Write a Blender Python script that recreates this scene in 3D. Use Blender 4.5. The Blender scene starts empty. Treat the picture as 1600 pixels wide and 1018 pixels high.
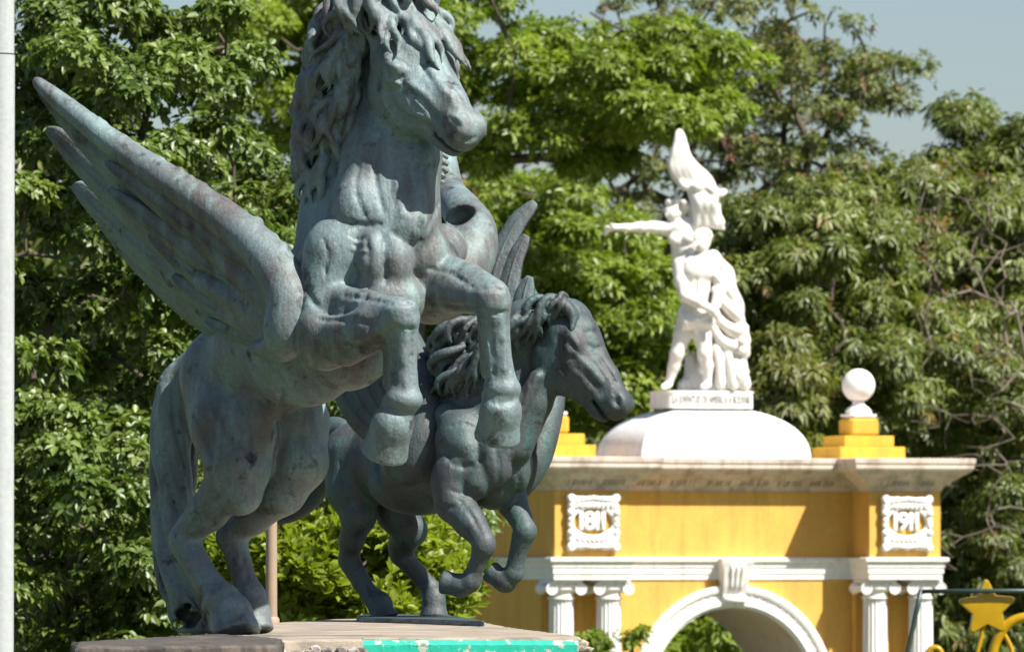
import bpy, bmesh, math, random
import numpy as np
from mathutils import Vector, Matrix

S = bpy.context.scene
COL = S.collection
rad = math.radians
F32 = np.float32

# ------------------------------------------------------------------ camera
FPX = 11100.0                       # focal length in photo pixels (1600 wide)
CAM_Z = 3.3
PITCH = math.atan2(880 - 509, FPX)
cam_d = bpy.data.cameras.new('camera')
cam = bpy.data.objects.new('camera', cam_d)
COL.objects.link(cam)
cam.location = (0, 0, CAM_Z)
cam.rotation_euler = (rad(90) + PITCH, 0, 0)
cam_d.sensor_width = 36
cam_d.lens = 36 * FPX / 1600
cam_d.clip_start = 0.5
cam_d.clip_end = 3000
cam_d.dof.use_dof = True
cam_d.dof.focus_distance = 32.5
cam_d.dof.aperture_fstop = 11.0
S.camera = cam

# ------------------------------------------------------------------ sky, sun, exposure
SUN_EL, SUN_AZ = rad(50), rad(125)   # azimuth clockwise from +Y
w = bpy.data.worlds.new('World')
S.world = w
w.use_nodes = True
nt = w.node_tree
bg = nt.nodes['Background']
sky = nt.nodes.new('ShaderNodeTexSky')
sky.sky_type = 'NISHITA'
sky.sun_disc = False
sky.sun_elevation = SUN_EL
sky.sun_rotation = SUN_AZ
sky.altitude = 400
sky.air_density = 1.0
sky.dust_density = 1.6
sky.ozone_density = 1.6
nt.links.new(sky.outputs[0], bg.inputs[0])
bg.inputs[1].default_value = 0.056
sd = bpy.data.lights.new('sun', 'SUN')
sd.energy = 5.0
sd.angle = rad(0.5)
sd.color = (1.0, 0.95, 0.86)
sun = bpy.data.objects.new('sun', sd)
COL.objects.link(sun)
SUNV = Vector((math.cos(SUN_EL) * math.sin(SUN_AZ), math.cos(SUN_EL) * math.cos(SUN_AZ), math.sin(SUN_EL)))
sun.rotation_euler = SUNV.to_track_quat('Z', 'Y').to_euler()
sun.location = (20, -10, 40)
S.view_settings.view_transform = 'Standard'
S.view_settings.look = 'None'
S.view_settings.gamma = 1
S.view_settings.use_curve_mapping = False
S.view_settings.exposure = 1.0

# ------------------------------------------------------------------ helpers
_CP, _SP = math.cos(PITCH), math.sin(PITCH)


def W(px, py, Y):
    """world point seen at photo pixel (px, py) standing Y metres away"""
    t = Y / (FPX * _CP - (509 - py) * _SP)
    return np.array([(px - 800) * t, Y, CAM_Z + t * (FPX * _SP + (509 - py) * _CP)])


def link(name, me, mat=None, parent=None, smooth=False):
    o = bpy.data.objects.new(name, me)
    COL.objects.link(o)
    if mat is not None:
        for m in (mat if isinstance(mat, (list, tuple)) else [mat]):
            me.materials.append(m)
    if smooth and len(me.polygons):
        me.polygons.foreach_set('use_smooth', np.ones(len(me.polygons), dtype=bool))
    if parent is not None:
        o.parent = parent
        o.matrix_parent_inverse = parent.matrix_basis.inverted() if not getattr(parent, '_local', False) else Matrix()
    return o


def local_child(o, parent):
    o.parent = parent
    o.matrix_parent_inverse = Matrix()
    return o


def mesh_np(name, v, quads=None, tris=None):
    """fast mesh from numpy arrays"""
    me = bpy.data.meshes.new(name)
    v = np.ascontiguousarray(v, dtype=F32)
    nq = 0 if quads is None else len(quads)
    ntr = 0 if tris is None else len(tris)
    loops = []
    if nq:
        loops.append(np.asarray(quads, dtype=np.int32).ravel())
    if ntr:
        loops.append(np.asarray(tris, dtype=np.int32).ravel())
    lp = np.concatenate(loops)
    starts = np.concatenate([np.arange(nq, dtype=np.int32) * 4, nq * 4 + np.arange(ntr, dtype=np.int32) * 3]).astype(np.int32)
    me.vertices.add(len(v))
    me.vertices.foreach_set('co', v.ravel())
    me.loops.add(len(lp))
    me.loops.foreach_set('vertex_index', lp)
    me.polygons.add(nq + ntr)
    me.polygons.foreach_set('loop_start', starts)
    me.update(calc_edges=True)
    me.validate()
    return me


def mesh_py(name, v, f):
    me = bpy.data.meshes.new(name)
    me.from_pydata([tuple(map(float, p)) for p in v], [], [tuple(q) for q in f])
    me.update()
    return me


def tag(o, label=None, cat=None, group=None, kind=None):
    if label: o['label'] = label
    if cat: o['category'] = cat
    if group: o['group'] = group
    if kind: o['kind'] = kind
    return o


def empty(name, loc, rz=0.0):
    o = bpy.data.objects.new(name, None)
    COL.objects.link(o)
    o.location = tuple(map(float, loc))
    o.rotation_euler = (0, 0, rz)
    return o


class MB:
    """collects simple shapes, builds one mesh"""
    def __init__(s): s.v, s.f = [], []

    def add(s, v, f):
        b = len(s.v)
        s.v += [tuple(map(float, p)) for p in v]
        s.f += [tuple(i + b for i in q) for q in f]
        return s

    def box(s, x0, x1, y0, y1, z0, z1, bev=0.0):
        if bev <= 0:
            v = [(x, y, z) for z in (z0, z1) for y in (y0, y1) for x in (x0, x1)]
            return s.add(v, [(0, 2, 3, 1), (4, 5, 7, 6), (0, 1, 5, 4), (2, 6, 7, 3), (0, 4, 6, 2), (1, 3, 7, 5)])
        b = bev
        ring = lambda e: [(x0 + b - e, y0 + 0 + b - e), (x1 - b + e, y0 + b - e), (x1 - b + e, y1 - b + e), (x0 + b - e, y1 - b + e)]
        def oct_(e):
            X0, X1, Y0, Y1 = x0 + b - e, x1 - b + e, y0 + b - e, y1 - b + e
            c = b
            return [(X0 + c, Y0), (X1 - c, Y0), (X1, Y0 + c), (X1, Y1 - c), (X1 - c, Y1), (X0 + c, Y1), (X0, Y1 - c), (X0, Y0 + c)]
        v = []
        for e, z in ((0, z0), (b, z0 + b), (b, z1 - b), (0, z1)):
            v += [(x, y, z) for x, y in oct_(e)]
        f = [tuple(reversed(range(8)))]
        for r in range(3):
            for i in range(8):
                j = (i + 1) % 8
                f.append((r * 8 + i, r * 8 + j, r * 8 + 8 + j, r * 8 + 8 + i))
        f.append(tuple(range(24, 32)))
        return s.add(v, f)

    def tube(s, pts, rs, n=8, cap=True):
        pts = [Vector(p) for p in pts]
        if not hasattr(rs, '__len__'): rs = [rs] * len(pts)
        v, f = [], []
        ref = None
        for i, p in enumerate(pts):
            t = (pts[min(i + 1, len(pts) - 1)] - pts[max(i - 1, 0)]).normalized()
            if ref is None:
                ref = t.orthogonal().normalized()
            a = (ref - t * ref.dot(t)).normalized()
            ref = a
            b = t.cross(a)
            for k in range(n):
                an = 2 * math.pi * k / n
                v.append(p + (a * math.cos(an) + b * math.sin(an)) * rs[i])
        for i in range(len(pts) - 1):
            for k in range(n):
                k2 = (k + 1) % n
                f.append((i * n + k, i * n + k2, (i + 1) * n + k2, (i + 1) * n + k))
        if cap:
            f.append(tuple(reversed(range(n))))
            f.append(tuple(range((len(pts) - 1) * n, len(pts) * n)))
        return s.add(v, f)

    def lathe(s, cx, cy, prof, n=32, flute=0, fd=0.0):
        v, f = [], []
        for r, z in prof:
            for k in range(n):
                an = 2 * math.pi * k / n
                rr = r
                if flute and fd:
                    rr = r - fd * (0.5 - 0.5 * math.cos(an * flute)) ** 0.6
                v.append((cx + rr * math.cos(an), cy + rr * math.sin(an), z))
        m = len(prof)
        for i in range(m - 1):
            for k in range(n):
                k2 = (k + 1) % n
                f.append((i * n + k, i * n + k2, (i + 1) * n + k2, (i + 1) * n + k))
        f.append(tuple(reversed(range(n))))
        f.append(tuple(range((m - 1) * n, m * n)))
        return s.add(v, f)

    def build(s, name, mat, parent=None, smooth=False, local=True):
        me = mesh_py(name, s.v, s.f)
        o = link(name, me, mat, None, smooth)
        if parent is not None:
            local_child(o, parent)
        return o


def auto_smooth(o, ang=35):
    me = o.data
    me.polygons.foreach_set('use_smooth', np.ones(len(me.polygons), dtype=bool))
    try:
        me.set_sharp_from_angle(angle=rad(ang))
    except Exception:
        pass


def catmull(pts, n):
    """smooth resample of rows (any width) through pts"""
    P = np.asarray(pts, dtype=float)
    m = len(P)
    out = []
    for t in np.linspace(0, m - 1, n):
        i = min(int(t), m - 2)
        u = t - i
        p0, p1, p2, p3 = P[max(i - 1, 0)], P[i], P[i + 1], P[min(i + 2, m - 1)]
        out.append(0.5 * ((2 * p1) + (-p0 + p2) * u + (2 * p0 - 5 * p1 + 4 * p2 - p3) * u * u + (-p0 + 3 * p1 - 3 * p2 + p3) * u ** 3))
    return np.array(out)


# ------------------------------------------------------------------ solid sculpting: distance field + surface nets
class Field:
    def __init__(s, lo, hi, h):
        s.lo = np.array(lo, dtype=float)
        s.h = h
        s.n = np.ceil((np.array(hi) - s.lo) / h).astype(int) + 1
        s.v = np.full(tuple(s.n), 0.5, dtype=F32)

    def _win(s, lo, hi):
        i0 = np.clip(np.floor((np.asarray(lo) - s.lo) / s.h).astype(int), 0, s.n)
        i1 = np.clip(np.ceil((np.asarray(hi) - s.lo) / s.h).astype(int) + 1, 0, s.n)
        if np.any(i1 - i0 < 1):
            return None
        ax = [(s.lo[k] + s.h * np.arange(i0[k], i1[k])).astype(F32) for k in range(3)]
        return (slice(i0[0], i1[0]), slice(i0[1], i1[1]), slice(i0[2], i1[2])), ax[0][:, None, None], ax[1][None, :, None], ax[2][None, None, :]

    def _put(s, sl, d, k, cut):
        a = s.v[sl]
        if cut:
            d = -d
            if k > 0:
                hh = np.maximum(k - np.abs(a - d), 0) / k
                s.v[sl] = np.maximum(a, d) + hh * hh * (k * .25)
            else:
                s.v[sl] = np.maximum(a, d)
        else:
            if k > 0:
                hh = np.maximum(k - np.abs(a - d), 0) / k
                s.v[sl] = np.minimum(a, d) - hh * hh * (k * .25)
            else:
                s.v[sl] = np.minimum(a, d)

    def cone(s, a, b, ra, rb, k=0.03, cut=False):
        a = np.asarray(a, float); b = np.asarray(b, float)
        m = max(ra, rb) + k + 3 * s.h
        wv = s._win(np.minimum(a, b) - m, np.maximum(a, b) + m)
        if wv is None: return
        sl, X, Y, Z = wv
        ba = b - a
        L2 = max(float(ba @ ba), 1e-9)
        t = ((X - F32(a[0])) * F32(ba[0]) + (Y - F32(a[1])) * F32(ba[1]) + (Z - F32(a[2])) * F32(ba[2])) / F32(L2)
        t = np.clip(t, 0, 1)
        d = np.sqrt((X - F32(a[0]) - t * F32(ba[0])) ** 2 + (Y - F32(a[1]) - t * F32(ba[1])) ** 2 + (Z - F32(a[2]) - t * F32(ba[2])) ** 2)
        d -= F32(ra) + t * F32(rb - ra)
        s._put(sl, d, k, cut)

    def chain(s, pts, rs, k=0.03, cut=False):
        for i in range(len(pts) - 1):
            s.cone(pts[i], pts[i + 1], rs[i], rs[i + 1], k, cut)

    def curve(s, rows, n, k=0.01, cut=False):
        """rows of x,y,z,r through a smooth curve"""
        c = catmull(rows, n)
        for i in range(len(c) - 1):
            s.cone(c[i, :3], c[i + 1, :3], max(c[i, 3], .001), max(c[i + 1, 3], .001), k, cut)

    def ell(s, c, axes, radii, k=0.03, cut=False):
        """axes: rows are unit vectors"""
        c = np.asarray(c, float); A = np.asarray(axes, float); R = np.asarray(radii, float)
        ext = np.sqrt(((A * R[:, None]) ** 2).sum(0)) + k + 3 * s.h
        wv = s._win(c - ext, c + ext)
        if wv is None: return
        sl, X, Y, Z = wv
        X = X - F32(c[0]); Y = Y - F32(c[1]); Z = Z - F32(c[2])
        k0 = 0; k1 = 0
        for i in range(3):
            q = (X * F32(A[i, 0]) + Y * F32(A[i, 1]) + Z * F32(A[i, 2])) / F32(R[i])
            k0 = k0 + q * q
            k1 = k1 + (q / F32(R[i])) ** 2
        k0 = np.sqrt(k0); k1 = np.sqrt(np.maximum(k1, 1e-9))
        s._put(sl, k0 * (k0 - 1) / k1, k, cut)

    def ball(s, c, r, k=0.03, cut=False):
        s.cone(c, np.asarray(c, float) + 1e-4, r, r, k, cut)

    def box(s, c, axes, half, rnd=0.0, k=0.0, cut=False):
        c = np.asarray(c, float); A = np.asarray(axes, float); R = np.asarray(half, float)
        ext = np.sqrt(((A * R[:, None]) ** 2).sum(0)) * 1.3 + k + 3 * s.h
        wv = s._win(c - ext, c + ext)
        if wv is None: return
        sl, X, Y, Z = wv
        X = X - F32(c[0]); Y = Y - F32(c[1]); Z = Z - F32(c[2])
        o = 0; m = None
        for i in range(3):
            q = np.abs(X * F32(A[i, 0]) + Y * F32(A[i, 1]) + Z * F32(A[i, 2])) - F32(R[i] - rnd)
            o = o + np.maximum(q, 0) ** 2
            m = q if m is None else np.maximum(m, q)
        s._put(sl, np.sqrt(o) + np.minimum(m, 0) - F32(rnd), k, cut)

    def front(s, pt_of_Y, y0, y1):
        """first solid point along a sight line, None if it misses"""
        Ys = np.arange(y0, y1, s.h * .5)
        P = np.array([pt_of_Y(Y) for Y in (Ys[0], Ys[-1])])
        tt = ((Ys - Ys[0]) / (Ys[-1] - Ys[0]))[:, None]
        P = P[0] + (P[1] - P[0]) * tt
        I = np.round((P - s.lo) / s.h).astype(int)
        ok = ((I >= 0) & (I < s.n)).all(1)
        if not ok.any(): return None
        v = np.full(len(I), 1.0)
        J = I[ok]
        v[ok] = s.v[J[:, 0], J[:, 1], J[:, 2]]
        h = np.nonzero(v < 0)[0]
        return P[h[0]] if len(h) else None

    def crease(s, mp, path, rad_px, sink=.35, k=3.0, add=False, n=None):
        """modelling-tool line drawn over the near surface: a groove, or a ridge when add"""
        q = catmull(np.array(path, float), n or max(6, 5 * len(path)))
        y0, y1 = s.lo[1], s.lo[1] + s.h * (s.n[1] - 1)
        pts = []
        for i, (x, y) in enumerate(q):
            f = s.front(lambda Y: W(x, y, Y), y0, y1)
            t = i / (len(q) - 1)
            rr_ = mp.r(rad_px) * (0.45 + 0.55 * math.sin(math.pi * min(1, max(0, t))))
            pts.append((f, rr_))
        for (a, ra), (b, rb) in zip(pts, pts[1:]):
            if a is None or b is None or abs(a[1] - b[1]) > .09: continue
            o = np.array([0, -1.0, 0])
            sgn = (1 - sink) if not add else -(1 - sink * 2)
            s.cone(a + o * ra * sgn, b + o * rb * sgn, ra, rb, mp.r(k), not add)

    def floor(s, z):
        Z = (s.lo[2] + s.h * np.arange(s.n[2])).astype(F32)[None, None, :]
        s.v = np.maximum(s.v, F32(z) - Z)

    def mesh(s, name, smooth_iter=1):
        v = s.v
        v[0], v[-1] = 0.5, 0.5
        v[:, 0], v[:, -1] = 0.5, 0.5
        v[:, :, 0], v[:, :, -1] = 0.5, 0.5
        sg = v < 0
        nx, ny, nz = v.shape
        cnt = np.zeros((nx - 1, ny - 1, nz - 1), dtype=np.int8)
        offs = [(i, j, k) for i in (0, 1) for j in (0, 1) for k in (0, 1)]
        for i, j, k in offs:
            cnt += sg[i:nx - 1 + i, j:ny - 1 + j, k:nz - 1 + k]
        act = np.argwhere((cnt > 0) & (cnt < 8))
        idx = np.full(cnt.shape, -1, dtype=np.int32)
        idx[act[:, 0], act[:, 1], act[:, 2]] = np.arange(len(act))
        cv = {o: v[act[:, 0] + o[0], act[:, 1] + o[1], act[:, 2] + o[2]] for o in offs}
        acc = np.zeros((len(act), 3)); num = np.zeros(len(act))
        for o in offs:
            for ax in range(3):
                if o[ax] == 0:
                    o2 = list(o); o2[ax] = 1; o2 = tuple(o2)
                    a, b = cv[o], cv[o2]
                    m = (a < 0) != (b < 0)
                    t = np.where(m, a / np.where(m, a - b, 1), 0)
                    p = np.array(o, float)[None, :].repeat(len(act), 0)
                    p[:, ax] += t
                    acc += p * m[:, None]; num += m
        P = s.lo + s.h * (act + acc / num[:, None])
        quads = []
        for ax in range(3):
            sl0 = [slice(1, -1)] * 3; sl1 = [slice(1, -1)] * 3
            sl0[ax] = slice(0, -1); sl1[ax] = slice(1, None)
            a, b = sg[tuple(sl0)], sg[tuple(sl1)]
            e = np.argwhere(a != b)
            fl = a[e[:, 0], e[:, 1], e[:, 2]]
            base = e + 1
            base[:, ax] -= 1
            u, w_ = (ax + 1) % 3, (ax + 2) % 3
            def cell(du, dw):
                q = base.copy(); q[:, u] -= du; q[:, w_] -= dw
                return idx[q[:, 0], q[:, 1], q[:, 2]]
            q = np.stack([cell(1, 1), cell(0, 1), cell(0, 0), cell(1, 0)], 1)
            q[~fl] = q[~fl][:, ::-1]
            quads.append(q)
        Q = np.concatenate(quads)
        Q = Q[(Q >= 0).all(1)]
        for _ in range(smooth_iter):          # light relax removes the grid's stair noise
            ac = np.zeros_like(P); nn = np.zeros(len(P))
            for i in range(4):
                j = Q[:, (i + 1) % 4]
                for c_ in range(3):
                    ac[:, c_] += np.bincount(Q[:, i], P[j, c_], len(P))
                    ac[:, c_] += np.bincount(j, P[Q[:, i], c_], len(P))
                nn += np.bincount(Q[:, i], minlength=len(P)) + np.bincount(j, minlength=len(P))
            P = P * 0.5 + 0.5 * ac / np.maximum(nn, 1)[:, None]
        return mesh_np(name, P, quads=Q)


I3 = np.eye(3)


def nrm(v):
    v = np.asarray(v, float)
    return v / np.linalg.norm(v)


# ------------------------------------------------------------------ materials
def new_mat(name):
    m = bpy.data.materials.new(name)
    m.use_nodes = True
    n = m.node_tree.nodes
    return m, m.node_tree, n['Principled BSDF'], n['Material Output']


def N(t, typ, **kw):
    n = t.nodes.new(typ)
    for k, v in kw.items():
        if hasattr(n, k): setattr(n, k, v)
        else: n.inputs[k.replace('_', ' ')].default_value = v
    return n


def noise(t, scale, detail=4.0, rough=0.55, vec=None, obj=True):
    n = t.nodes.new('ShaderNodeTexNoise')
    n.inputs['Scale'].default_value = scale
    n.inputs['Detail'].default_value = detail
    n.inputs['Roughness'].default_value = rough
    if vec is None:
        g = t.nodes.new('ShaderNodeTexCoord')
        t.links.new(g.outputs['Object'], n.inputs['Vector'])
    else:
        t.links.new(vec, n.inputs['Vector'])
    return n.outputs['Fac']


def ramp(t, fac, stops, mode='LINEAR'):
    r = t.nodes.new('ShaderNodeValToRGB')
    r.color_ramp.interpolation = mode
    e = r.color_ramp.elements
    while len(e) < len(stops): e.new(0.5)
    for i, (p, c) in enumerate(stops):
        e[i].position = p
        e[i].color = (*c, 1) if len(c) == 3 else c
    t.links.new(fac, r.inputs[0])
    return r.outputs[0]


def mix(t, fac, a, b, typ='MIX'):
    m = t.nodes.new('ShaderNodeMix')
    m.data_type = 'RGBA'
    m.blend_type = typ
    for i, x in ((0, fac), (6, a), (7, b)):
        if isinstance(x, (int, float)): m.inputs[i].default_value = x
        elif isinstance(x, tuple): m.inputs[i].default_value = (*x, 1)
        else: t.links.new(x, m.inputs[i])
    return m.outputs[2]


def bump(t, bsdf, h, strength=0.3, dist=0.01):
    b = t.nodes.new('ShaderNodeBump')
    b.inputs['Strength'].default_value = strength
    b.inputs['Distance'].default_value = dist
    t.links.new(h, b.inputs['Height'])
    t.links.new(b.outputs[0], bsdf.inputs['Normal'])


def stretch(t, sx, sy, sz):
    g = t.nodes.new('ShaderNodeTexCoord')
    m = t.nodes.new('ShaderNodeMapping')
    m.inputs['Scale'].default_value = (sx, sy, sz)
    t.links.new(g.outputs['Object'], m.inputs['Vector'])
    return m.outputs[0]


def bronze(name, base, brown, green, dark, rough=0.56):
    m, t, b, o = new_mat(name)
    big = ramp(t, noise(t, 2.2, 6, 0.6), [(0.40, (0, 0, 0)), (0.60, (1, 1, 1))])
    c = mix(t, big, base, brown)
    streak = ramp(t, noise(t, 1.0, 7, 0.65, stretch(t, 9, 9, 1.6)), [(0.45, (0, 0, 0)), (0.7, (1, 1, 1))])
    c = mix(t, streak, c, green)
    spots = ramp(t, noise(t, 9, 6, 0.7), [(0.57, (0, 0, 0)), (0.68, (1, 1, 1))])
    c = mix(t, spots, c, dark)
    fine = ramp(t, noise(t, 60, 4, 0.7), [(0.3, (0.78, 0.78, 0.78)), (0.7, (1.15, 1.15, 1.15))])
    c = mix(t, 1.0, c, fine, 'MULTIPLY')
    t.links.new(c, b.inputs['Base Color'])
    b.inputs['Roughness'].default_value = rough
    b.inputs['Metallic'].default_value = 0.1
    strokes = noise(t, 1.0, 4, 0.6, stretch(t, 46, 46, 13))
    hsum = t.nodes.new('ShaderNodeMath'); hsum.operation = 'MULTIPLY_ADD'
    t.links.new(noise(t, 55, 6, 0.7), hsum.inputs[0]); hsum.inputs[1].default_value = 0.55
    t.links.new(noise(t, 11, 5, 0.6, stretch(t, 1.6, 1.6, .8)), hsum.inputs[2])
    hs2 = t.nodes.new('ShaderNodeMath'); hs2.operation = 'MULTIPLY_ADD'
    t.links.new(strokes, hs2.inputs[0]); hs2.inputs[1].default_value = 0.6
    t.links.new(hsum.outputs[0], hs2.inputs[2])
    bump(t, b, hs2.outputs[0], 0.55, 0.011)
    return m


def plaster(name, base, stain, amount=(0.5, 0.75), rough=0.85, scale=1.2, bumpd=0.006):
    m, t, b, o = new_mat(name)
    n1 = ramp(t, noise(t, scale, 8, 0.65, stretch(t, 1.4, 1.4, 0.6)), [(amount[0], (0, 0, 0)), (amount[1], (1, 1, 1))])
    c = mix(t, n1, base, stain)
    drip = ramp(t, noise(t, 1.0, 7, 0.7, stretch(t, 7, 7, .55)), [(0.52, (0, 0, 0)), (0.72, (.75, .75, .75))])
    c = mix(t, drip, c, tuple(q * .72 for q in stain))
    fine = ramp(t, noise(t, 22, 5, 0.7), [(0.3, (0.9, 0.9, 0.9)), (0.7, (1.05, 1.05, 1.05))])
    c = mix(t, 1.0, c, fine, 'MULTIPLY')
    t.links.new(c, b.inputs['Base Color'])
    b.inputs['Roughness'].default_value = rough
    bump(t, b, noise(t, 35, 6, 0.7), 0.5, bumpd)
    return m


def leaf_mat(name, dark, light, accent=None, accent_from=0.93, gloss=0.42, trans=0.35):
    """leaf colour varies leaf by leaf through the attribute 'tone'"""
    m, t, b, o = new_mat(name)
    at = t.nodes.new('ShaderNodeAttribute'); at.attribute_name = 'tone'
    stops = [(0.0, dark), (0.85, light)]
    if accent: stops += [(accent_from, light), (min(accent_from + 0.02, 1), accent)]
    c = ramp(t, at.outputs['Fac'], stops)
    t.links.new(c, b.inputs['Base Color'])
    b.inputs['Roughness'].default_value = gloss
    tr = t.nodes.new('ShaderNodeBsdfTranslucent')
    tc = mix(t, 1.0, c, (1.2, 1.35, 0.45), 'MULTIPLY')
    t.links.new(tc, tr.inputs['Color'])
    ms = t.nodes.new('ShaderNodeMixShader')
    ms.inputs[0].default_value = trans
    t.links.new(b.outputs[0], ms.inputs[1])
    t.links.new(tr.outputs[0], ms.inputs[2])
    t.links.new(ms.outputs[0], o.inputs['Surface'])
    return m


def flat(name, col, rough=0.6, metal=0.0, var=0.12, scale=12):
    m, t, b, o = new_mat(name)
    f = ramp(t, noise(t, scale, 5, 0.6), [(0.3, (1 - var,) * 3), (0.7, (1 + var * .5,) * 3)])
    t.links.new(mix(t, 1.0, col, f, 'MULTIPLY'), b.inputs['Base Color'])
    b.inputs['Roughness'].default_value = rough
    b.inputs['Metallic'].default_value = metal
    return m


M = {}
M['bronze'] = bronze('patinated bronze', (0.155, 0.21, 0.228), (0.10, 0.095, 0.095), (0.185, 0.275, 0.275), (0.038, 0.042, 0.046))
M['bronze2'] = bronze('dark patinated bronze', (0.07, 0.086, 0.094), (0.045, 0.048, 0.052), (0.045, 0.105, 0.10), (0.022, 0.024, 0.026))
M['yellow'] = plaster('ochre wall paint', (0.69, 0.39, 0.075), (0.60, 0.31, 0.07), (0.42, 0.72))
M['yellow2'] = plaster('bright yellow paint', (0.70, 0.40, 0.035), (0.52, 0.29, 0.045), (0.46, 0.72))
M['white'] = plaster('white lime paint', (0.80, 0.77, 0.75), (0.70, 0.66, 0.62), (0.55, 0.8))
M['dome'] = plaster('white dome paint', (0.80, 0.80, 0.79), (0.60, 0.60, 0.58), (0.55, 0.85))
M['cornice'] = plaster('weathered cream cornice', (0.64, 0.53, 0.45), (0.36, 0.28, 0.22), (0.48, 0.68), scale=2.6)
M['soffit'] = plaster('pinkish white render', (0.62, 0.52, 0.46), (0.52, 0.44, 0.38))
M['marble'] = plaster('white painted statue', (0.78, 0.75, 0.71), (0.60, 0.54, 0.48), (0.5, 0.8), rough=0.6, scale=3.0)
M['letter'] = flat('dark lettering', (0.14, 0.13, 0.12), 0.8)
M['eroded'] = flat('eroded grey lettering', (0.24, 0.20, 0.18), 0.9)
M['concrete'] = plaster('tan cement', (0.38, 0.32, 0.25), (0.20, 0.165, 0.13), (0.42, 0.62), scale=3.0, bumpd=0.02)
M['oldslab'] = plaster('blackened slab', (0.12, 0.098, 0.082), (0.035, 0.031, 0.028), (0.40, 0.58), scale=6.0, bumpd=0.03)
M['rubble'] = plaster('rubble stone', (0.42, 0.38, 0.34), (0.10, 0.09, 0.085), (0.42, 0.6), scale=8.0, bumpd=0.03)
M['brick'] = plaster('red brown brickwork', (0.22, 0.10, 0.06), (0.10, 0.06, 0.045), (0.4, 0.7), scale=4)
M['bark'] = plaster('grey brown bark', (0.10, 0.075, 0.055), (0.05, 0.038, 0.03), (0.4, 0.7), scale=6, bumpd=0.03)
M['twig'] = plaster('pale dry twigs', (0.20, 0.165, 0.13), (0.12, 0.095, 0.075), (0.4, 0.7), scale=6)
M['pole'] = plaster('white pole paint', (0.40, 0.425, 0.425), (0.34, 0.365, 0.365), (0.5, 0.8), rough=0.45)
M['post'] = flat('brown post paint', (0.30, 0.22, 0.155), 0.6)
M['star'] = flat('glossy yellow paint', (0.42, 0.25, 0.004), 0.22)
M['frame'] = flat('dark green frame paint', (0.03, 0.055, 0.05), 0.4)
M['leaf_left'] = leaf_mat('glossy dark green leaves', (0.035, 0.07, 0.012), (0.16, 0.225, 0.045), gloss=0.42, trans=0.25)
M['leaf_mid'] = leaf_mat('yellow green leaves', (0.085, 0.14, 0.014), (0.26, 0.33, 0.045), gloss=0.42, trans=0.4)
M['leaf_sparse'] = leaf_mat('dusty green leaves', (0.08, 0.10, 0.03), (0.21, 0.235, 0.07), (0.22, 0.10, 0.07), 0.97, gloss=0.5, trans=0.3)
M['leaf_mango'] = leaf_mat('long green leaves', (0.06, 0.09, 0.018), (0.20, 0.235, 0.052), (0.24, 0.15, 0.05), 0.97, gloss=0.4, trans=0.28)
M['leaf_bush'] = leaf_mat('light green leaves', (0.11, 0.155, 0.014), (0.27, 0.32, 0.035), gloss=0.45, trans=0.4)
M['leaf_pale'] = leaf_mat('olive yellow leaves', (0.10, 0.12, 0.025), (0.20, 0.21, 0.05), gloss=0.45, trans=0.35)
# ------------------------------------------------------------------ ground
def turquoise():
    m, t, b, o = new_mat('chipped turquoise paint')
    n1 = noise(t, 13, 8, 0.7, stretch(t, 1.0, 1.0, 1.3))
    chips = ramp(t, n1, [(0.555, (0, 0, 0)), (0.575, (1, 1, 1))])
    n2 = ramp(t, noise(t, 17, 6, 0.7), [(0.62, (0, 0, 0)), (0.66, (1, 1, 1))])
    c = mix(t, chips, (0.01, 0.44, 0.32), (0.55, 0.47, 0.40))
    c = mix(t, n2, c, (0.02, 0.30, 0.23))
    t.links.new(c, b.inputs['Base Color'])
    b.inputs['Roughness'].default_value = 0.6
    bump(t, b, n1, 0.5, 0.01)
    return m


M['turquoise'] = turquoise()


def ground():
    m, t, b, o = new_mat('dry grass and earth')
    c = ramp(t, noise(t, 0.6, 8, 0.65), [(0.35, (0.05, 0.07, 0.02)), (0.6, (0.10, 0.11, 0.035)), (0.75, (0.17, 0.13, 0.08))])
    t.links.new(c, b.inputs['Base Color'])
    b.inputs['Roughness'].default_value = 0.95
    bump(t, b, noise(t, 6, 6, 0.7), 0.6, 0.05)
    n = 24
    xs = np.linspace(-1, 1, n + 1)
    xs = np.sign(xs) * np.abs(xs) ** 2.2 * 1500
    v = [(x, y + 60, 0) for y in xs for x in xs]
    f = [(j * (n + 1) + i, j * (n + 1) + i + 1, (j + 1) * (n + 1) + i + 1, (j + 1) * (n + 1) + i) for j in range(n) for i in range(n)]
    o = link('ground', mesh_py('ground', v, f), m)
    tag(o, 'flat ground of dry grass and earth under the trees', kind='structure')


ground()

# ------------------------------------------------------------------ horse platform (top z = 3.0)
PT = 3.0
def on_plat(px, py):
    Y = (CAM_Z - PT) * FPX / (py - 880)
    p = W(px, py, Y)
    return float(p[0]), float(Y)


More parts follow.
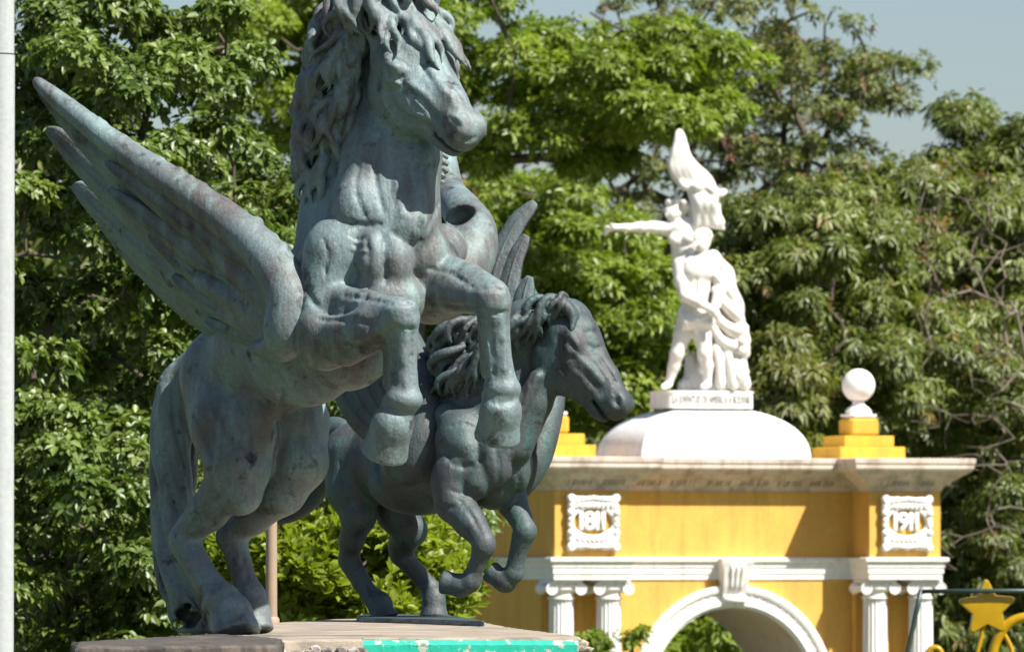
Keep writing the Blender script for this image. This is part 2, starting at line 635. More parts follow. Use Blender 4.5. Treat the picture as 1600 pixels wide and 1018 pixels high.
def prism(poly, z0, z1, jitter=0.0, sub=0.0, seed=0):
    """extruded polygon; edges optionally broken up and roughened"""
    rnd = random.Random(seed)
    P = []
    for i in range(len(poly)):
        a, b = Vector(poly[i]), Vector(poly[(i + 1) % len(poly)])
        m = max(1, int((b - a).length / sub)) if sub else 1
        for k in range(m):
            p = a.lerp(b, k / m)
            if jitter: p = p + Vector((rnd.uniform(-1, 1), rnd.uniform(-1, 1))) * jitter
            P.append(p)
    n = len(P)
    v = [(p.x, p.y, z0) for p in P]
    v += [(p.x + rnd.uniform(-1, 1) * jitter * .5, p.y + rnd.uniform(-1, 1) * jitter * .5, z1 - (rnd.uniform(0, .5) * jitter + .006)) for p in P]
    c = Vector((sum(p.x for p in P) / n, sum(p.y for p in P) / n))
    v += [(p.x + (c.x - p.x) * .01, p.y + (c.y - p.y) * .01, z1) for p in P]
    f = [tuple(reversed(range(n)))]
    for r in range(2):
        for i in range(n):
            j = (i + 1) % n
            f.append((r * n + i, r * n + j, r * n + n + j, r * n + n + i))
    f.append(tuple(range(2 * n, 3 * n)))
    return v, f


plat = empty('statue_platform', (0, 30, 0))
tag(plat, 'raised cement platform with a chipped turquoise front edge, carrying the horses', 'platform')
main_poly = [on_plat(*q) for q in ((330, 998), (432, 999.0), (560, 998), (566, 995), (905, 995), (903, 992.5), (800, 980), (735, 967.5), (620, 964), (520, 966.5), (395, 974), (330, 990))]
main_poly = [(x, y - 30) for x, y in main_poly]
v, f = prism(main_poly, 2.45, PT, 0.012, 0.12, 3)
o = MB().add(v, f).build('cement_top', M['concrete'], plat)
left_poly = [on_plat(*q) for q in ((118, 1011.5), (434, 1008), (436, 997.5), (331, 989.5), (330, 991), (117, 1003.5))]
left_poly = [(x, y - 30) for x, y in left_poly]
v, f = prism(left_poly, PT - .075, PT + .004, 0.018, 0.10, 5)
MB().add(v, f).build('overhanging_slab', M['oldslab'], plat)
lp2 = [(x * .97 - .02, y + .12) for x, y in left_poly]
v, f = prism(lp2, 0.0, PT - .078, 0.01, 0.4, 6)
MB().add(v, f).build('brick_base', M['brick'], plat)
mp2 = [(x * .98, y + .06) for x, y in main_poly]
v, f = prism(mp2, 0.0, 2.447, 0.01, 0.5, 8)
MB().add(v, f).build('rendered_base', M['concrete'], plat)
# painted front edge
x0, yf = on_plat(566, 995); x1, _ = on_plat(904, 995)
rnd = random.Random(4)
nn = 40
vv, ff = [], []
for i in range(nn + 1):
    x = x0 + (x1 - x0) * i / nn
    top = PT - .010 + rnd.uniform(-.0015, .002)
    j = rnd.uniform(-.0006, .0006)
    vv += [(x, yf - 30 - .022 + j, top), (x, yf - 30 - .030 + j, top - .02), (x, yf - 30 - .030, 2.5), (x, yf - 30 + .02, top)]
for i in range(nn):
    a = i * 4; b = a + 4
    ff += [(a + 1, b + 1, b, a), (a + 2, b + 2, b + 1, a + 1), (a, b, b + 3, a + 3)]
ff += [(0, 3, 2, 1), (nn * 4 + 1, nn * 4 + 2, nn * 4 + 3, nn * 4)]
MB().add(vv, ff).build('painted_edge', M['turquoise'], plat)
# broken stones showing along the front, where the cement has come away
def stone(cx, cy, cz, r, rnd):
    bm = bmesh.new()
    bmesh.ops.create_icosphere(bm, subdivisions=1, radius=1)
    sx, sy, sz = rnd.uniform(.8, 1.5), rnd.uniform(.6, 1), rnd.uniform(.5, .8)
    for q in bm.verts:
        k = rnd.uniform(.8, 1.2)
        q.co = Vector((q.co.x * sx * r * k + cx, q.co.y * sy * r * k + cy, q.co.z * sz * r * k + cz))
    me = bpy.data.meshes.new('stone'); bm.to_mesh(me); bm.free()
    return me
rnd = random.Random(12)
for i in range(15):
    px = 430 + i * 9.4 + rnd.uniform(-2, 2)
    x, y = on_plat(px, 999.5)
    o = link('stone', stone(x, y - 30 - .01, PT - .045 + rnd.uniform(-.02, .012), rnd.uniform(.02, .04), rnd), M['rubble'])
    local_child(o, plat)
for px, py in ((911, 997), (906, 1002), (914, 1004)):
    x, y = on_plat(px, 995)
    o = link('stone', stone(x, y - 30, PT - .03 - (py - 997) * .003, .03, rnd), M['concrete'])
    local_child(o, plat)

# ------------------------------------------------------------------ poles
def white_pole():
    Y = 44.0
    p = W(-2, 500, Y)
    t = empty('white_pole', (p[0], Y, 0))
    tag(t, 'thick white metal pole with a joint band standing beside the winged horse', 'pole')
    r = 24 * Y / FPX
    zj = float(W(0, 85, Y)[2])
    MB().lathe(0, 0, [(r * 1.03, 0), (r * 1.01, zj - .006)], 40).build('pole_shaft', M['pole'], t, True)
    MB().lathe(0, 0, [(r * .97, zj + .004), (r * .93, zj + 4)], 40).build('upper_shaft', M['pole'], t, True)
    MB().lathe(0, 0, [(r * .98, zj - .006), (r * .98, zj + .004)], 40).build('joint', M['frame'], t, True)
    MB().lathe(0, 0, [(r * 1.8, 0), (r * 1.8, .03), (r * 1.1, .06)], 24).build('base_plate', M['pole'], t)
    for o in t.children: auto_smooth(o)


white_pole()


def brown_post():
    x, Y = on_plat(424, 973.5)
    t = empty('brown_post', (x, Y, PT))
    tag(t, 'thin brown painted post standing on the platform behind the hind legs', 'post')
    px = Y / FPX
    MB().lathe(0, 0, [(9.5 * px, .02), (9 * px, .08), (8.6 * px, 1.15), (8.6 * px, 1.18)], 20).build('shaft', M['post'], t, True)
    MB().lathe(0, 0, [(13 * px, 0), (12.5 * px, .025), (10 * px, .035)], 20).build('base_collar', M['post'], t)
    for o in t.children: auto_smooth(o)


brown_post()
# ------------------------------------------------------------------ monumental arch (local axes: u along the front, v into the depth)
AU, AD, AP, APW = 5.53, 4.3, 0.62, 1.03
VC = 1.6
APB = AD - AP - 2.0
aw = W(867, 880, 93.0)
arch = empty('memorial_arch', (aw[0], 93.0, 0), rad(21))
tag(arch, 'yellow and white memorial arch with paired columns, date plaques and a white dome', 'arch')
SC = 119.35
zz = lambda py: CAM_Z + (880 - py) / SC

PLAN = [(0, 0), (APW, 0), (APW, AP), (AU - APW, AP), (AU - APW, 0), (AU, 0), (AU, AD), (AU - APW, AD), (AU - APW, AD - APB), (APW, AD - APB), (APW, AD), (0, AD)]


def offset_plan(c):
    out = []
    n = len(PLAN)
    for i in range(n):
        p = Vector(PLAN[i]); a = Vector(PLAN[i - 1]); b = Vector(PLAN[(i + 1) % n])
        d1 = (p - a).normalized(); d2 = (b - p).normalized()
        n1 = Vector((d1.y, -d1.x)); n2 = Vector((d2.y, -d2.x))
        out.append(p + (n1 + n2) * c)
    return out


def sweep(prof, cap_bottom=True, cap_top=True):
    m = MB(); n = len(PLAN)
    v = []; f = []
    for c, z in prof:
        v += [(p.x, p.y, z) for p in offset_plan(c)]
    for r in range(len(prof) - 1):
        for i in range(n):
            j = (i + 1) % n
            f.append((r * n + i, r * n + j, r * n + n + j, r * n + n + i))
    if cap_bottom: f.append(tuple(reversed(range(n))))
    if cap_top: f.append(tuple(range((len(prof) - 1) * n, len(prof) * n)))
    return m.add(v, f)


Z_TOP, Z_FR, Z_B1, Z_B0 = zz(713), zz(765), zz(870), zz(905)
sweep([(0, Z_B1 + .002), (0, Z_FR - .002)]).build('attic_wall', M['yellow'], arch)
sweep([(.012, Z_FR), (.02, Z_FR + .03), (.045, Z_FR + .06), (.22, zz(741)), (.27, zz(738.5)), (.275, zz(737)), (.31, zz(735)), (.33, zz(732)), (.345, zz(729)), (.345, zz(722)), (.36, zz(721)), (.365, zz(714)), (.35, Z_TOP)]).build('cornice', M['cornice'], arch)
band = sweep([(.02, Z_B0), (.02, zz(896)), (.035, zz(895.5)), (.035, zz(886)), (.05, zz(885.5)), (.05, zz(880)), (.075, zz(877)), (.09, zz(876)), (.09, zz(871)), (.075, Z_B1)])
band.build('entablature_band', M['white'], arch)

# lower walls
for u0 in (0, AU - APW):
    MB().box(u0 + .003, u0 + APW - .003, .50, AD - .50, 0, Z_B0 - .003).build('pier_wall', M['yellow'], arch)
UC, RC, ZC, RO = AU / 2, 1.17, zz(1089), 1.47
na = 48
v, f = [], []
vf, vb = AP, AD - APB
arc = [(UC - RC, 0)] + [(UC - RC * math.cos(math.pi * i / na), ZC + RC * math.sin(math.pi * i / na)) for i in range(na + 1)] + [(UC + RC, 0)]
zt = Z_B0 - .003
us = [APW] + [a[0] for a in arc] + [AU - APW]
for y, flip in ((vf, False), (vb, True)):
    mw = MB()
    vv, ff = [], []
    prof = arc
    for (u, z) in prof:
        vv += [(u, y, z), (u, y, zt)]
    k = len(prof)
    for i in range(k - 1):
        if abs(prof[i][0] - prof[i + 1][0]) < 1e-6: continue
        q = (2 * i, 2 * i + 2, 2 * i + 3, 2 * i + 1)
        ff.append(tuple(reversed(q)) if flip else q)
    b = len(vv)
    for ua, ub in ((APW, UC - RC), (UC + RC, AU - APW)):
        b = len(vv)
        vv += [(ua, y, 0), (ub, y, 0), (ub, y, zt), (ua, y, zt)]
        q = (b, b + 1, b + 2, b + 3)
        ff.append(tuple(reversed(q)) if flip else q)
    mw.add(vv, ff)
    mw.build('arch_wall', M['yellow'], arch)
so = MB(); vv = []; ff = []
for u, z in arc:
    vv += [(u, vf + .001, z), (u, vb - .001, z)]
for i in range(len(arc) - 1):
    ff.append((2 * i, 2 * i + 1, 2 * i + 3, 2 * i + 2))
so.add(vv, ff)
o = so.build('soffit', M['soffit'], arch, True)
auto_smooth(o, 30)


def archivolt(v0, sgn):
    """moulded ring round the opening"""
    prof = [(RC - .004, 0.0), (RC - .004, .05), (RC + .03, .055), (RC + .035, .085), (RC + .085, .085), (RC + .09, .045), (RC + .20, .045), (RC + .205, .075), (RC + .235, .09), (RC + .28, .09), (RO, .07), (RO, 0.0)]
    vv, ff = [], []
    ns = 64
    m = len(prof)
    for i in range(ns + 1):
        an = math.pi * i / ns
        for r, d in prof:
            vv.append((UC - r * math.cos(an), v0 - sgn * d, ZC + r * math.sin(an)))
    for i in range(ns):
        for k in range(m - 1):
            q = (i * m + k, i * m + k + 1, (i + 1) * m + k + 1, (i + 1) * m + k)
            ff.append(q if sgn < 0 else tuple(reversed(q)))
    o = MB().add(vv, ff).build('archivolt', M['white'], arch)
    auto_smooth(o, 30)
    return o


av = archivolt(vf, 1)
archivolt(vb, -1)
# raised beads on the archivolt face, worn leaf ornament
orn = MB()
rnd = random.Random(2)
for i in range(70):
    an = math.pi * (i + .5) / 70
    r = RC + .145 + .016 * (1 if i % 2 else -1)
    c = Vector((UC - r * math.cos(an), vf - .047, ZC + r * math.sin(an)))
    a = .032 * rnd.uniform(.8, 1.2); b = .02 * rnd.uniform(.8, 1.2)
    t = Vector((math.sin(an), 0, math.cos(an))); q = Vector((-math.cos(an), 0, math.sin(an)))
    base = [c + t * a, c + q * b, c - t * a, c - q * b]
    orn.add(base + [c + Vector((0, -.02, 0))], [(0, 1, 4), (1, 2, 4), (2, 3, 4), (3, 0, 4)])
o = orn.build('leaf_ornament', M['white']); local_child(o, av); o['kind'] = 'stuff'
# jamb imposts
for u0, u1 in ((APW + .02, UC - RC + .03), (UC + RC - .03, AU - APW - .02)):
    MB().box(u0, u1, vf - .10, vf - .002, ZC - .16, ZC - .003, .012).build('impost', M['white'], arch)

# keystone: scrolled console
ks = MB()
pf = [(.02, zz(946)), (.10, zz(946)), (.13, zz(940)), (.12, zz(932)), (.10, zz(929)), (.13, zz(922)), (.165, zz(910)), (.19, zz(896)), (.215, zz(888)), (.225, zz(880)), (.24, zz(877)), (.24, zz(871.5)), (.02, zz(871.5))]
vv, ff = [], []
for k, (d, z) in enumerate(pf):
    hw = .145 + .065 * (z - pf[0][1]) / (pf[-1][1] - pf[0][1])
    if k >= 10: hw += .02
    vv += [(UC - hw, vf - d, z), (UC + hw, vf - d, z)]
m = len(pf)
for k in range(m - 1):
    ff.append((2 * k, 2 * k + 1, 2 * k + 3, 2 * k + 2))
for k in range(1, m - 2):
    ff.append((0, 2 * k, 2 * k + 2)); ff.append((1, 2 * k + 3, 2 * k + 1))
ff.append((0, 2 * (m - 2), 2 * (m - 1))); ff.append((1, 2 * (m - 1) + 1, 2 * (m - 2) + 1))
kst = ks.add(vv, ff).build('keystone', M['white'], arch)
auto_smooth(kst, 40)
for s_ in (-.08, 0, .08):
    o = MB().tube([(UC + s_ * (.8 + .25 * k / 5), vf - d - .006, z) for k, (d, z) in enumerate([(.13, zz(921)), (.15, zz(914)), (.17, zz(906)), (.19, zz(897)), (.212, zz(889)), (.222, zz(882))])], .022, 8).build('scroll_rib', M['white'], None, True)
    local_child(o, kst)
o = MB().tube([(UC - .145, vf - .115, zz(937)), (UC + .145, vf - .115, zz(937))], .045, 12).build('scroll', M['white'], None, True)
local_child(o, kst)

# columns
def column_meshes():
    zt = Z_B0 - .003
    r0, r1 = .178, .158
    zb = .55
    sh = MB().lathe(0, 0, [(r0, zb), (r0 * .99, 1.2), (r1 + .006, 2.2), (r1, zt - .26)], 120, 20, .022)
    cap = MB()
    cap.lathe(0, 0, [(r1 + .004, zt - .262), (r1 + .022, zt - .25), (r1 + .022, zt - .235), (r1 + .004, zt - .225), (r1 - .002, zt - .17), (r1 + .03, zt - .15), (r1 + .05, zt - .12), (r1 + .03, zt - .1)], 40)
    cap.box(-.225, .225, -.215, .215, zt - .045, zt, .012)
    cap.box(-.19, .19, -.19, .19, zt - .105, zt - .044, .012)
    vol = MB()
    n = 22
    prof = [(.0, -.19), (.02, -.205), (.03, -.198), (.05, -.192), (.06, -.205), (.08, -.205), (.083, -.19), (.06, -.10), (.048, 0), (.06, .10), (.083, .19), (.08, .205), (.0, .205)]
    vv, ff = [], []
    for r, y in prof:
        for k in range(n):
            an = 2 * math.pi * k / n
            vv.append((r * math.cos(an), y, r * math.sin(an)))
    for i in range(len(prof) - 1):
        for k in range(n):
            k2 = (k + 1) % n
            ff.append((i * n + k, (i + 1) * n + k, (i + 1) * n + k2, i * n + k2))
    vol.add(vv, ff)
    bs = MB().box(-.26, .26, -.26, .26, 0, .40, .015).lathe(0, 0, [(.245, .403), (.26, .43), (.245, .46), (.21, .47), (.205, .495), (.222, .515), (.21, .545), (.18, .552)], 40)
    return sh, cap, vol, bs, zt


sh, cap, vol, bs, czt = column_meshes()
col0 = sh.build('column', M['white'], None, True); auto_smooth(col0, 50)
o_cap = cap.build('capital', M['white'], None, True); auto_smooth(o_cap, 35)
o_base = bs.build('base', M['white'], None, True); auto_smooth(o_base, 35)
o_vol = vol.build('volute', M['white'], None, True); auto_smooth(o_vol, 40)
first = True
for pu in (0, AU - APW):
    for cu in (.185, .885 - .03):
        c = col0 if first else col0.copy()
        if not first: COL.objects.link(c)
        local_child(c, arch)
        c.location = (pu + cu, .25, 0)
        for src, locs in ((o_cap, [(0, 0, 0)]), (o_base, [(0, 0, 0)]), (o_vol, [(-.205, 0, czt - .115), (.205, 0, czt - .115)])):
            for i, l in enumerate(locs):
                d = src if first and i == 0 else src.copy()
                if not (first and i == 0): COL.objects.link(d)
                local_child(d, c)
                d.location = l
        first = False


# plaques with dates
def text_mesh(txt, size, depth, bevel=0.0):
    cu = bpy.data.curves.new('text', 'FONT')
    cu.body = txt
    cu.size = size
    cu.extrude = depth
    cu.bevel_depth = bevel
    cu.bevel_resolution = 1
    cu.resolution_u = 3
    cu.align_x = 'CENTER'
    cu.align_y = 'CENTER'
    ob = bpy.data.objects.new('text', cu)
    COL.objects.link(ob)
    dg = bpy.context.evaluated_depsgraph_get()
    me = bpy.data.meshes.new_from_object(ob.evaluated_get(dg))
    bpy.data.objects.remove(ob)
    bpy.data.curves.remove(cu)
    me.materials.clear()
    return me


def plaque(u, txt, seed):
    rnd = random.Random(seed)
    zc = zz(816)
    hw, hh = .375, .375
    fl = Field((u - .5, -.2, zc - .5), (u + .5, .06, zc + .5), .0105)
    fl.box((u, -.035, zc), I3, (hw - .045, .045, hh - .05), .02)
    # rounded, curled border
    for k in range(60):
        tt = k / 60 * 2 * math.pi
        ex = 2 / 6.0
        x = math.copysign(abs(math.cos(tt)) ** ex, math.cos(tt)) * (hw - .055)
        z = math.copysign(abs(math.sin(tt)) ** ex, math.sin(tt)) * (hh - .06)
        fl.ball((u + x, -.05 - rnd.uniform(0, .012), zc + z), .045 * rnd.uniform(.8, 1.2), .015)
    for sx in (-1, 1):
        for sz in (-1, 1):
            fl.ball((u + sx * (hw - .06), -.07, zc + sz * (hh - .055)), .062, .015)
            fl.ball((u + sx * (hw - .06), -.13, zc + sz * (hh - .055)), .03, .01, True)
            fl.ball((u + sx * (hw - .05), -.075, zc + sz * .13), .05, .01)
            fl.ball((u + sx * (hw - .05), -.075, zc - sz * .04), .04, .01)
    for sx in np.linspace(-.22, .22, 9):       # scalloped crest and apron
        fl.ball((u + sx, -.08, zc + hh - .07 - abs(sx) * .12 + .02), .036, .012)
        fl.ball((u + sx, -.075, zc - hh + .08 + abs(sx) * .10 - .02), .04, .012)
    for sx in np.linspace(-.25, .25, 8):
        fl.curve([(u + sx, -.085, zc - .20, .02), (u + sx * .9 + .02, -.10, zc - .235, .018), (u + sx + .04, -.09, zc - .27, .012)], 5, .008)
        fl.curve([(u + sx, -.085, zc + .20, .02), (u + sx * .9 + .02, -.10, zc + .235, .018), (u + sx + .03, -.09, zc + .255, .012)], 5, .008)
    fl.ell((u, -.05, zc + .012), I3, (.28, 1.2, .172), .010, True)
    o = link('date_plaque', fl.mesh('date_plaque'), M['white'], None, True)
    local_child(o, arch)
    # yellow oval field
    vv = [(u, -.006, zc + .012)] + [(u + .25 * math.cos(a), -.006, zc + .012 + .16 * math.sin(a)) for a in np.linspace(0, 2 * math.pi, 40, endpoint=False)]
    ov = MB().add(vv, [(0, 1 + k, 1 + (k + 1) % 40) for k in range(40)])
    # the field needs depth: a shallow domed oval
    ov2 = MB()
    rows = []
    for r, y in ((1.0, -.004), (.85, -.016), (.0, -.02)):
        rows.append([(u + (.282 * r) * math.cos(a), y, zc + .012 + .175 * r * math.sin(a)) for a in np.linspace(0, 2 * math.pi, 40, endpoint=False)])
    v = sum(rows, [])
    f = [(i * 40 + k, i * 40 + (k + 1) % 40, (i + 1) * 40 + (k + 1) % 40, (i + 1) * 40 + k) for i in range(2) for k in range(40)]
    q = ov2.add(v, f).build('oval_field', M['yellow2'])
    local_child(q, o)
    x0 = -.165
    for ch, dx in zip(txt, (-.165, -.05, .06, .145)):
        me = text_mesh(ch, .33, .018, .013)
        d = link('digit', me, M['white'])
        local_child(d, o)
        d.location = (u + dx, -.045, zc + .012)
        d.rotation_euler = (rad(90), 0, 0)
        d.scale = (1.0, 1.0, 1.0)
    return o


plaque(APW / 2 + .0, '1811', 1)
plaque(AU - APW / 2 - .0, '1911', 2)

# stepped pedestals with balls
def finial(u, v):
    m = MB()
    h = .48
    m.box(u - h, u + h, v - h, v + h, Z_TOP + .002, zz(692), .01)
    p1 = m.build('finial', M['yellow2'], arch)
    def sub(mb, name, mat, sm=False):
        q = mb.build(name, mat, None, sm); local_child(q, p1); return q
    h2 = .365
    sub(MB().box(u - h2, u + h2, v - h2, v + h2, zz(692) + .002, zz(674), .008), 'step', M['yellow2'])
    sub(MB().box(u - .21, u + .21, v - .21, v + .21, zz(674) + .002, zz(645), .03), 'block', M['yellow2'])
    sub(MB().box(u - .20, u + .20, v - .20, v + .20, zz(645) + .002, zz(637), .05), 'cap', M['white'])
    zc = zz(592)
    R = .225
    prof = [(.17, zz(637) + .002), (.18, zz(634)), (.15, zz(629)), (.09, zz(624)), (.075, zz(620)), (.09, zz(616.5))]
    for k in range(3, 25):
        an = -math.pi / 2 + math.pi * k / 24
        prof.append((max(R * math.cos(an), .0015), zc + R * math.sin(an)))
    q = sub(MB().lathe(u, v, prof, 40), 'ball', M['white'], True)


finial(APW / 2 + .03, VC)
finial(AU - APW / 2 + .03, VC)

# dome: four curved faces meeting in hips
def dome():
    hu, hv = 1.225, .83
    z0, H = Z_TOP + .002, zz(630) - Z_TOP
    rows = 22
    v, f = [], []
    cnt = None
    for r in range(rows + 1):
        tt = (r / rows) * math.pi / 2
        n = 2.25
        s = abs(math.cos(tt)) ** (2 / n)
        z = z0 + H * abs(math.sin(tt)) ** (2 / n)
        s = .05 + .95 * s
        ring = []
        cr = .02 + .06 * r / rows
        # rectangle with slightly rounded corners
        for cx, cy, a0 in ((1, -1, -90), (1, 1, 0), (-1, 1, 90), (-1, -1, 180)):
            for k in range(4):
                a = rad(a0 + 30 * k)
                rr = cr * s
                ring.append((AU / 2 + cx * (hu * s - rr) + rr * math.cos(a), VC + cy * (hv * s - rr) + rr * math.sin(a), z))
        cnt = len(ring)
        v += ring
    for r in range(rows):
        for i in range(cnt):
            j = (i + 1) % cnt
            f.append((r * cnt + i, r * cnt + j, (r + 1) * cnt + j, (r + 1) * cnt + i))
    f.append(tuple(range(rows * cnt, (rows + 1) * cnt)))
    o = MB().add(v, f).build('dome', M['dome'], arch)
    auto_smooth(o, 28)


dome()

# worn, unreadable lettering on the sloping frieze: short raised strokes
def worn_letters(u0, u1, v, seed):
    rnd = random.Random(seed)
    m = MB()
    u = u0
    while u < u1:
        for _ in range(rnd.randint(5, 8)):
            if u > u1: break
            wdt = rnd.uniform(.035, .05)
            z0 = zz(757) ; z1 = zz(748.5)
            c0, c1 = .045 + (z0 - (Z_FR + .06)) * 1.24, .045 + (z1 - (Z_FR + .06)) * 1.24
            for s in (0, wdt * .6):
                if rnd.random() < .8:
                    m.add([(u + s, v - c0 - .006, z0), (u + s + .013, v - c0 - .006, z0), (u + s + .013, v - c1 - .006, z1), (u + s, v - c1 - .006, z1),
                           (u + s, v - c0 + .02, z0), (u + s + .013, v - c0 + .02, z0), (u + s + .013, v - c1 + .02, z1), (u + s, v - c1 + .02, z1)],
                          [(0, 1, 2, 3), (0, 4, 5, 1), (3, 2, 6, 7), (0, 3, 7, 4), (1, 5, 6, 2)])
            u += wdt + .018
        u += rnd.uniform(.10, .18)
    o = m.build('worn_lettering', M['eroded'], arch)
    o['kind'] = 'stuff'


worn_letters(.15, .95, 0, 3)
worn_letters(APW + .35, AU - APW - .3, AP, 4)
worn_letters(AU - APW + .12, AU - .12, 0, 5)
# ------------------------------------------------------------------ bronze horses
class Map:
    """photo pixels + depth (in pixels) -> metres around a distance"""
    def __init__(s, Y, ppm): s.Y, s.k = Y, ppm
    def p(s, x, y, d): return W(x, y, s.Y + d / s.k)
    def r(s, r): return r / s.k
    def row(s, q): return np.append(s.p(*q[:3]), q[3] / s.k)
    def dirv(s, x, y, d): return np.array([x, d, -y], float) / s.k


def horse_head(F, mp, P0, L, A, sc, mouth=1.0, ear=True, wide=1.0):
    """head sculpted along L (poll to muzzle), A (to the horse's left), N (out of the face)"""
    p0 = mp.p(*P0)
    L = nrm(mp.dirv(*L)); A = mp.dirv(*A)
    A = nrm(A - L * (A @ L)); Nn = np.cross(L, A)
    u = sc / mp.k
    Wt = lambda t: 1 + (wide - 1) * min(1, max(0, (190 - t) / 90))
    Q = lambda t, a, n: p0 + (L * t + A * a * Wt(t) + Nn * n) * u
    AX = np.array([L, A, Nn])
    R = lambda *r: np.array(r) * u
    k = lambda x: x * u
    F.ell(Q(42, 0, -32), AX, R(62, 47 * wide, 52), k(16))
    F.cone(Q(48, 0, -8), Q(150, 0, -12), k(34), k(25), k(22))
    F.cone(Q(150, 0, -12), Q(192, 0, -16), k(25), k(24), k(18))
    for s in (-1, 1):
        F.ell(Q(78, s * 22, -66), AX, R(64, 24 * wide, 56), k(9))              # cheek
        F.cone(Q(150, s * 12, -34), Q(176, s * 14, -40), k(22), k(19), k(12))
        F.cone(Q(100, s * 17, -88), Q(178, s * 10, -58), k(17), k(13), k(16))
        F.cone(Q(98, s * 34, -38), Q(152, s * 25, -34), k(6), k(4), k(16))   # facial crest
        F.ell(Q(95, s * 25, -38), AX, R(72, 21, 36), k(16))
        F.ell(Q(66, s * 42, -12), AX, R(24, 14, 12), k(12))              # brow
        F.ell(Q(76, s * 54, -27), AX, R(24, 13, 15), k(4), True)
        F.ell(Q(76, s * 44, -28), AX, R(15, 13, 10.5), k(1.5))               # eyeball
        F.cone(Q(56, s * 47, -20), Q(94, s * 45, -22), k(6.5), k(4.5), k(3))    # upper lid
        F.cone(Q(60, s * 46, -39), Q(92, s * 43, -37), k(4.0), k(3.5), k(3))
        F.ell(Q(204, s * 20, -8), AX, R(20, 14, 17), k(10))            # nostril wing
        F.ell(Q(211, s * 33, -9), AX, R(13, 13, 8), k(4), True)
        F.cone(Q(120, s * 22, -2), Q(178, s * 17, -4), k(5), k(4), k(10))
    F.ell(Q(200, 0, -24), AX, R(33, 29, 31), k(16))
    F.ell(Q(196, 0, -52), AX, R(24, 21, 18), k(10))
    F.ell(Q(184, 0, -62), AX, R(17, 15, 12), k(8))                      # chin
    F.box(Q(214, 0, -47), AX, R(38, 44, 3.2 * mouth), 0.0, k(4), True)  # mouth slit
    if ear:
        for s in (-1, 1):
            F.cone(Q(6, s * 30, -22), Q(-40, s * 40, -10), k(17), k(12), k(8))
            F.cone(Q(-40, s * 40, -10), Q(-66, s * 38, -2), k(12), k(3), k(5))
            F.cone(Q(-4, s * 36, -8), Q(-48, s * 42, 4), k(7), k(4), k(4), True)
    return Q, u


def hoof(F, mp, a, b, r0, r1, k=6):
    """horn wall widening to a flat sole; a top centre, b sole centre (pixels)"""
    A, B = mp.p(*a), mp.p(*b)
    ax = nrm(B - A)
    F.cone(A, B - ax * mp.r(3), mp.r(r0), mp.r(r1), mp.r(k))
    F.cone(A - ax * mp.r(3), A + ax * mp.r(2), mp.r(r0 + 2.5), mp.r(r0 + 3), mp.r(4))
    o = np.array([1.0, 0, 0]) if abs(ax[0]) < .9 else np.array([0, 1.0, 0])
    s1 = nrm(np.cross(ax, o)); s2 = np.cross(ax, s1)
    F.box(B + ax * mp.r(30), np.array([ax, s1, s2]), (mp.r(30), mp.r(60), mp.r(60)), 0, mp.r(3), True)


def blade(mp, rows, nvec, thick=5.0, n=22, quill=2.2, bow=0.18):
    """feather: rows of px, py, depth, half width; lens section with a raised quill"""
    P = np.array([np.append(mp.p(*r[:3]), mp.r(r[3])) for r in rows])
    c = catmull(P, n)
    nv = nrm(nvec)
    V, Fc = [], []
    T = mp.r(thick)
    fx = [-1, -.86, -.7, -.54, -.38, -.22, -.08, 0, .08, .22, .38, .54, .7, .86, 1, .6, 0, -.6]
    fz = [0, .5, .38, .62, .46, .66, .5, .6 + quill / thick * .9, .5, .66, .46, .62, .38, .5, 0, -.5, -.6, -.5]
    m = len(fx)
    for i in range(n):
        p = c[i, :3]; hw = max(c[i, 3], mp.r(1.0))
        t = nrm(c[min(i + 1, n - 1), :3] - c[max(i - 1, 0), :3])
        s = nrm(np.cross(nv, t)); q = np.cross(t, s)
        for a, b in zip(fx, fz):
            V.append(p + s * a * hw + q * (b * T * min(1, hw / mp.r(8)) - bow * hw * a * a))
    for i in range(n - 1):
        for k in range(m):
            k2 = (k + 1) % m
            Fc.append((i * m + k, i * m + k2, (i + 1) * m + k2, (i + 1) * m + k))
    Fc.append(tuple(reversed(range(m)))); Fc.append(tuple(range((n - 1) * m, n * m)))
    return V, Fc


def lock_rows(mp, pts, r0, wav, rnd, ph=None):
    """one lock of hair: wavy tapered strand through pts"""
    ph = rnd.uniform(0, 6.28) if ph is None else ph
    c = catmull(np.array(pts, float), 9)
    out = []
    for i, q in enumerate(c):
        t = i / 8
        d = c[min(i + 1, 8)] - c[max(i - 1, 0)]
        nx, ny = -d[1], d[0]
        l = math.hypot(nx, ny) or 1
        wv = math.sin(ph + t * 7.5) * wav * (0.3 + t)
        r = r0 * (0.6 + 1.2 * t * (1 - t) * 1.5) * (1 - .8 * t ** 2.5)
        out.append(mp.row((q[0] + nx / l * wv, q[1] + ny / l * wv, q[2] + math.cos(ph + t * 6) * wav * .8, r)))
    return out


def child(o, root):
    """keep world geometry, hang it under the thing"""
    o.parent = root
    o.matrix_parent_inverse = Matrix.Translation(-Vector(root.location))
    return o


